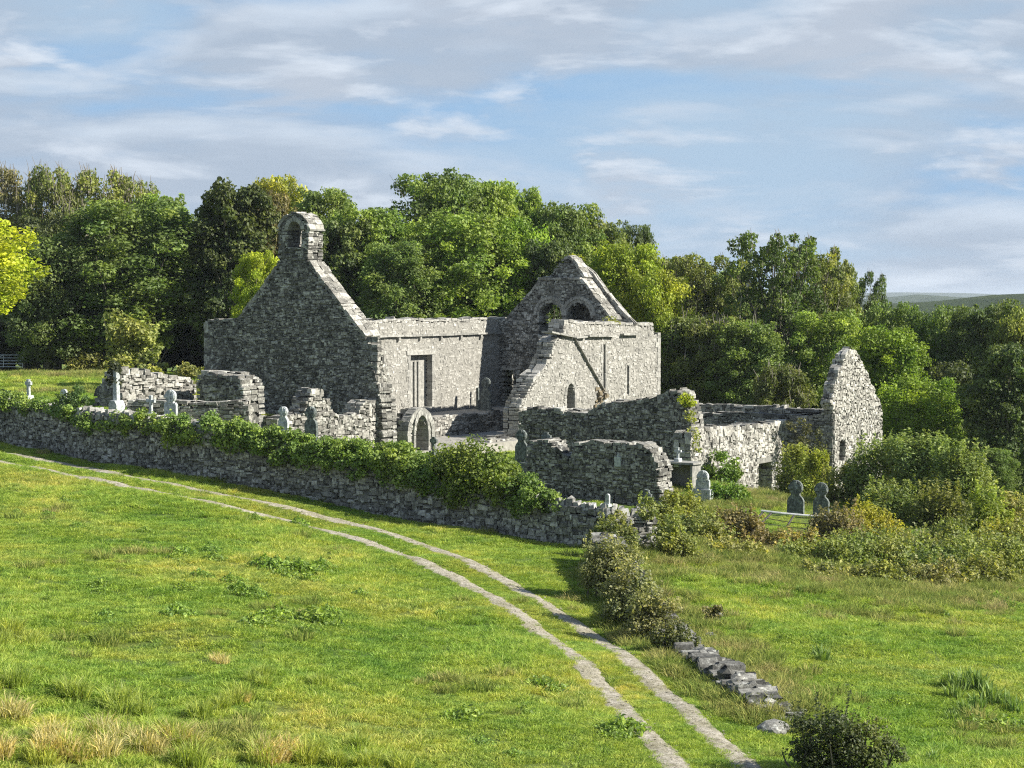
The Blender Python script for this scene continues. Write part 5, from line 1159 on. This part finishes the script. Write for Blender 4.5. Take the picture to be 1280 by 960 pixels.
# ================================================================== HEADSTONES, CROSSES, RAILING, GATE, TOMB
def slab(name, outline, t, mat, parent, y0=0., bev=.012, tone=.5):
    bm = bmesh.new(); vs = [bm.verts.new((x, y0-t/2, z)) for x, z in outline]; f = bm.faces.new(vs)
    r = bmesh.ops.extrude_face_region(bm, geom=[f]); bmesh.ops.translate(bm, verts=[v for v in r['geom'] if isinstance(v, bmesh.types.BMVert)], vec=(0, t, 0))
    bmesh.ops.recalc_face_normals(bm, faces=bm.faces)
    if bev: bmesh.ops.bevel(bm, geom=[e for e in bm.edges], offset=bev, segments=1, affect='EDGES', clamp_overlap=True)
    me = bpy.data.meshes.new(name); bm.to_mesh(me); bm.free(); me.materials.append(M[mat])
    a = me.attributes.new('tone', 'FLOAT', 'POINT'); a.data.foreach_set('value', np.full(len(me.vertices), tone, np.float32))
    return child(name, me, parent)
def arc(cx, cz, r, a0, a1, n): return [(cx+r*math.cos(R(a0+(a1-a0)*i/n)), cz+r*math.sin(R(a0+(a1-a0)*i/n))) for i in range(n+1)]
def cross_pts(cz, a, w, top=None, flare=1.25):
    """equal-armed cross centred at (0,cz): arm half-length a, half-width w, flared ends"""
    f = w*flare; return [(-w, cz-w), (-f, cz-a), (f, cz-a), (w, cz-w), (a, cz-f), (a, cz+f), (w, cz+w), (f, cz+a), (-f, cz+a), (-w, cz+w), (-a, cz+f), (-a, cz-f)]
def headstone(kind, px, ytop, ybase, Y, label, mat='head', wpx=None, rz=R(-31), tilt=0., zb=None, name='headstone', cat='headstone'):
    x = x_at(px, Y); zt = z_at(ytop, Y); zbv = z_at(ybase, Y) if zb is None else zb; H = zt-zbv
    PB = -.3-(max(0., zbv-g1(x, Y)) if zb is None else 0.)
    root = empty(name, (x, Y, zbv), rz); root.rotation_euler = (0, tilt, rz); W = (wpx or 16)/FPX*Y/math.cos(rz) if wpx else H*.42
    r = W*.42
    if kind == 'shouldered':          # pillar with a wheel-cross head
        zc = H-r; w = W/2; nk = r*.62
        out = [(-w, -.25), (w, -.25), (w, H*.50), (w*.82, H*.58), (nk, zc-r*1.05)]+arc(0, zc, r, -52, 232, 16)+[(-nk, zc-r*1.05), (-w*.82, H*.58), (-w, H*.50)]
        slab('slab', out, .15, mat, root)
        ring = arc(0, zc, r*.86, 0, 360, 20)[:-1]; slab('ring', ring, .03, mat, root, -.09, .005); slab('relief_cross', cross_pts(zc, r*.95, r*.2), .05, mat, root, -.12, .005)
        slab('inscription_panel', [(-w*.72, H*.12), (w*.72, H*.12), (w*.72, H*.46), (-w*.72, H*.46)], .02, 'pale' if mat == 'pale' else 'head', root, -.085, .004)
        slab('plinth', [(-w*1.3, PB), (w*1.3, PB), (w*1.3, .1), (-w*1.3, .1)], .4, mat, root)
    elif kind == 'wheel':             # shaft and ringed cross
        zc = H-r*1.15; w = W*.16; a = r*1.15
        slab('shaft', [(-w*1.7, .0), (w*1.7, .0), (w, zc-a*.6), (-w, zc-a*.6)], .14, mat, root); slab('cross_head', cross_pts(zc, a, w, flare=1.35), .15, mat, root)
        R1 = r*.92; R2 = r*.64; mb = MB(); n = 24; V = []
        for i in range(n):
            t = 2*math.pi*i/n
            for rr in (R1, R2):
                for yy in (-.045, .045): V.append((math.cos(t)*rr, yy, zc+math.sin(t)*rr))
        F = []
        for i in range(n):
            a_, b_ = i*4, ((i+1) % n)*4; F += [[a_, b_, b_+1, a_+1], [a_+2, a_+3, b_+3, b_+2], [a_, a_+2, b_+2, b_], [a_+1, b_+1, b_+3, a_+3]]
        mb.add(V, F, tone=.5); child('ring', mb.mesh('ring', M[mat]), root)
        slab('plinth', [(-w*3.2, PB), (w*3.2, PB), (w*2.4, .12), (-w*2.4, .12)], .45, mat, root)
    elif kind == 'slab':
        w = W/2; slab('slab', [(-w, -.25), (w, -.25), (w, H*.86)]+arc(0, H*.86, w, 0, 180, 8)[1:-1]+[(-w, H*.86)] if H > W*1.2 else [(-w, -.25), (w, -.25), (w, H), (-w, H)], .13, mat, root); slab('plinth', [(-w*1.25, PB), (w*1.25, PB), (w*1.25, .08), (-w*1.25, .08)], .36, mat, root)
    elif kind == 'tall':              # tall shaft on a block
        w = W/2; slab('shaft', [(-w, .55), (w, .55), (w*.75, H), (-w*.75, H)], .24, mat, root); slab('pedestal', [(-w*2.0, PB), (w*2.0, PB), (w*1.9, .42), (w*1.1, .6), (-w*1.1, .6), (-w*1.9, .42)], .6, mat, root)
    elif kind == 'cross':
        zc = H*.72; w = W*.13; a = H*.27; slab('shaft', [(-w*1.4, -.1), (w*1.4, -.1), (w, zc-w*1.0), (-w, zc-w*1.0)], .12, mat, root); slab('cross_head', cross_pts(zc, a, w, flare=1.2), .13, mat, root)
        slab('plinth', [(-w*3.5, PB), (w*3.5, PB), (w*2.6, .15), (-w*2.6, .15)], .4, mat, root)
    tag(root, label, cat, 'headstones and crosses of the graveyard'); return root
headstone('wheel', 35, 474, 497, 103, 'small pale ringed cross standing alone in the field grass at far left', 'pale', 9, name='wheel_cross', cat='cross')
headstone('slab', 79.5, 489, 506, 96, 'plain pale rectangular headstone beside the round ivy clump', 'pale', 9)
headstone('tall', 145, 462, 516, 92, 'tall pale cross shaft on a block, its head smothered in dark ivy', 'pale', 6, name='cross_shaft', cat='cross')
headstone('cross', 188, 494, 520, 90.5, 'slim small pale cross among the left-hand ruins', 'pale', 12, name='grave_cross', cat='cross')
headstone('shouldered', 213, 487, 525, 89.5, 'bluish wheel-headed headstone mottled with lichen, before the left-hand ruins', 'pale', 17)
headstone('shouldered', 354, 508, 545, 86.5, 'small lit wheel-headed headstone above the ivy hedge', 'pale', 13)
headstone('shouldered', 388.5, 508, 552, 87.5, 'dark-faced wheel-headed headstone with stepped shoulders in front of the stone heap', 'head', 16)
headstone('shouldered', 607.5, 472, 509.5, 133, 'wheel-headed headstone standing inside the church against the long wall', 'head', 13, zb=2.3)
headstone('slab', 597, 482, 509.5, 135, 'thin dark slab headstone standing beside the one inside the church', 'head', 3, zb=2.3)
headstone('wheel', 542, 546, 566, 104, 'small round-headed cross just right of the carved doorway', 'head', 9, name='wheel_cross', cat='cross')
headstone('shouldered', 652, 537, 580, 98.5, 'mossy grey wheel-headed headstone at the left end of the plaque wall', 'head', 15)
headstone('wheel', 683, 540, 572, 96.5, 'weathered ringed cross rising from the ruin top left of the plaque wall', 'head', 12, zb=z_at(553, 96.5), name='wheel_cross', cat='cross')
headstone('wheel', 804, 611, 640, 86, 'small leaning ringed cross before the broken end of the plaque wall', 'head', 13, tilt=.22, name='wheel_cross', cat='cross')
headstone('slab', 760, 618, 632, 88, 'tiny pale marker stone at the foot of the plaque wall', 'pale', 5)
headstone('shouldered', 879.5, 588, 614, 95.5, 'pale blue-grey short headstone beside the table tomb', 'pale', 16)
headstone('shouldered', 996, 600, 652, 92.5, 'left one of the tall twin headstones behind the broken railing', 'head', 19)
headstone('shouldered', 1028, 603, 652, 91.5, 'right one of the tall twin headstones behind the broken railing', 'head', 18)
# table tomb with a small cross
Yt = 99.0; xt = x_at(853, Yt); zt_ = z_at(577, Yt); tomb = empty('table_tomb', (xt, Yt, zt_-1.35), R(-31)); k_ = lambda nm, c, sz: child(nm, (lambda b: (b.box(c, sz, jit=.015), b.mesh(nm, M['dressed']))[1])(MB()), tomb)
k_('top_slab', (0, 0, 1.3), (1.9, 1.2, .10)); k_('side_stone', (-.78, 0, .55), (.12, 1.0, 1.36)); k_('side_stone', (.78, 0, .55), (.12, 1.0, 1.36)); k_('back_stone', (0, .5, .55), (1.44, .14, 1.36)); k_('base_slab', (0, 0, -.2), (2.1, 1.4, .16))
tag(tomb, 'open-fronted table tomb with a pale slab top at the foot of the lit wall', 'tomb')
headstone('cross', 848, 559, 577, Yt+.1, 'small pale cross standing on the table tomb', 'pale', 8, zb=zt_+.02, name='grave_cross', cat='cross')
# broken white-topped railing
ra = empty('broken_railing', (x_at(995, 88), 88, z_at(655, 88)))
def wp(px, py, Y): return (x_at(px, Y)-ra.location.x, Y-88, z_at(py, Y)-ra.location.z)
mb = MB(); mb.tube([wp(953,638.5,89), wp(978,641.5,88.6), wp(1005,644,88.3), wp(1037,646,88)], .055, 6, .8); child('top_rail', mb.mesh('top_rail', M['white']), ra)
for (a, b) in (((955,640,89),(944,652,88.2)), ((966,641,88.8),(950,657,87.8)), ((994,644,88.4),(981,664,87.3)), ((1036,648,88),(1017,668,86.9))):
    mb = MB(); mb.tube([wp(*a), wp(*b)], .05, 6, .5); child('leg', mb.mesh('leg', M['iron']), ra)
mb = MB(); mb.tube([wp(960,648,88.2), wp(990,653,87.9), wp(1028,656,87.5)], .018, 5, .5); child('lower_rail', mb.mesh('lower_rail', M['iron']), ra)
mb = MB(); mb.tube([wp(955,654,87.8), wp(985,659,87.5), wp(1022,662,87.2)], .018, 5, .5); child('lower_rail', mb.mesh('lower_rail', M['iron']), ra)
tag(ra, 'collapsed grave railing with a white top rail and dark slanting legs', 'railing')
# field gate
Yg = 150.0; zg = g1(x_at(5, Yg), Yg); gt = empty('field_gate', (x_at(4, Yg), Yg, z_at(462, Yg))); s_ = Yg/FPX
x0, x1 = -24*s_, 24*s_
for k in range(5):
    mb = MB(); mb.tube([(x0, 0, .22+k*.23), (x1, 0, .22+k*.23)], .03, 6, .5); child('bar', mb.mesh('bar', M['galv']), gt)
for xx_ in (x0, 0, x1): mb = MB(); mb.tube([(xx_, 0, .18), (xx_, 0, 1.2)], .032, 6, .5); child('upright', mb.mesh('upright', M['galv']), gt)
mb = MB(); mb.tube([(x0, -.03, .2), (0, -.03, 1.15)], .022, 5, .5); child('brace', mb.mesh('brace', M['galv']), gt)
tag(gt, 'galvanised five-bar field gate at the far left edge', 'gate')
gp = empty('gate_post', (x_at(30, Yg), Yg, zg-.1)); mb = MB(); mb.tube([(0, 0, -.3), (0, 0, z_at(441, Yg)-zg)], [.13, .11], 8, .5); child('post', mb.mesh('post', M['bark']), gp)
mb = MB(); mb.box((0, 0, z_at(440, Yg)-zg+.03), (.3, .3, .07), tone=.4); child('post_cap', mb.mesh('post_cap', M['bark']), gp); tag(gp, 'stout wooden post at the right end of the field gate', 'post')
#EOF_PART5

# ================================================================== HAZE
hb = MB(); hb.box((0, 7700, 22), (29600, 17600, 90)); hz = hb.mesh('haze', M['stone']); hz.materials.clear()
hm = bpy.data.materials.new('haze'); hm.use_nodes = True; hn = hm.node_tree; hn.nodes.clear(); ho = N(hn, 'ShaderNodeOutputMaterial'); pv = N(hn, 'ShaderNodeVolumePrincipled')
pv.inputs['Color'].default_value = (.78, .88, 1, 1); pv.inputs['Density'].default_value = .8e-4; L(hn, pv.outputs[0], ho.inputs['Volume']); hz.materials.append(hm)
tag(link('haze', hz), kind='stuff')
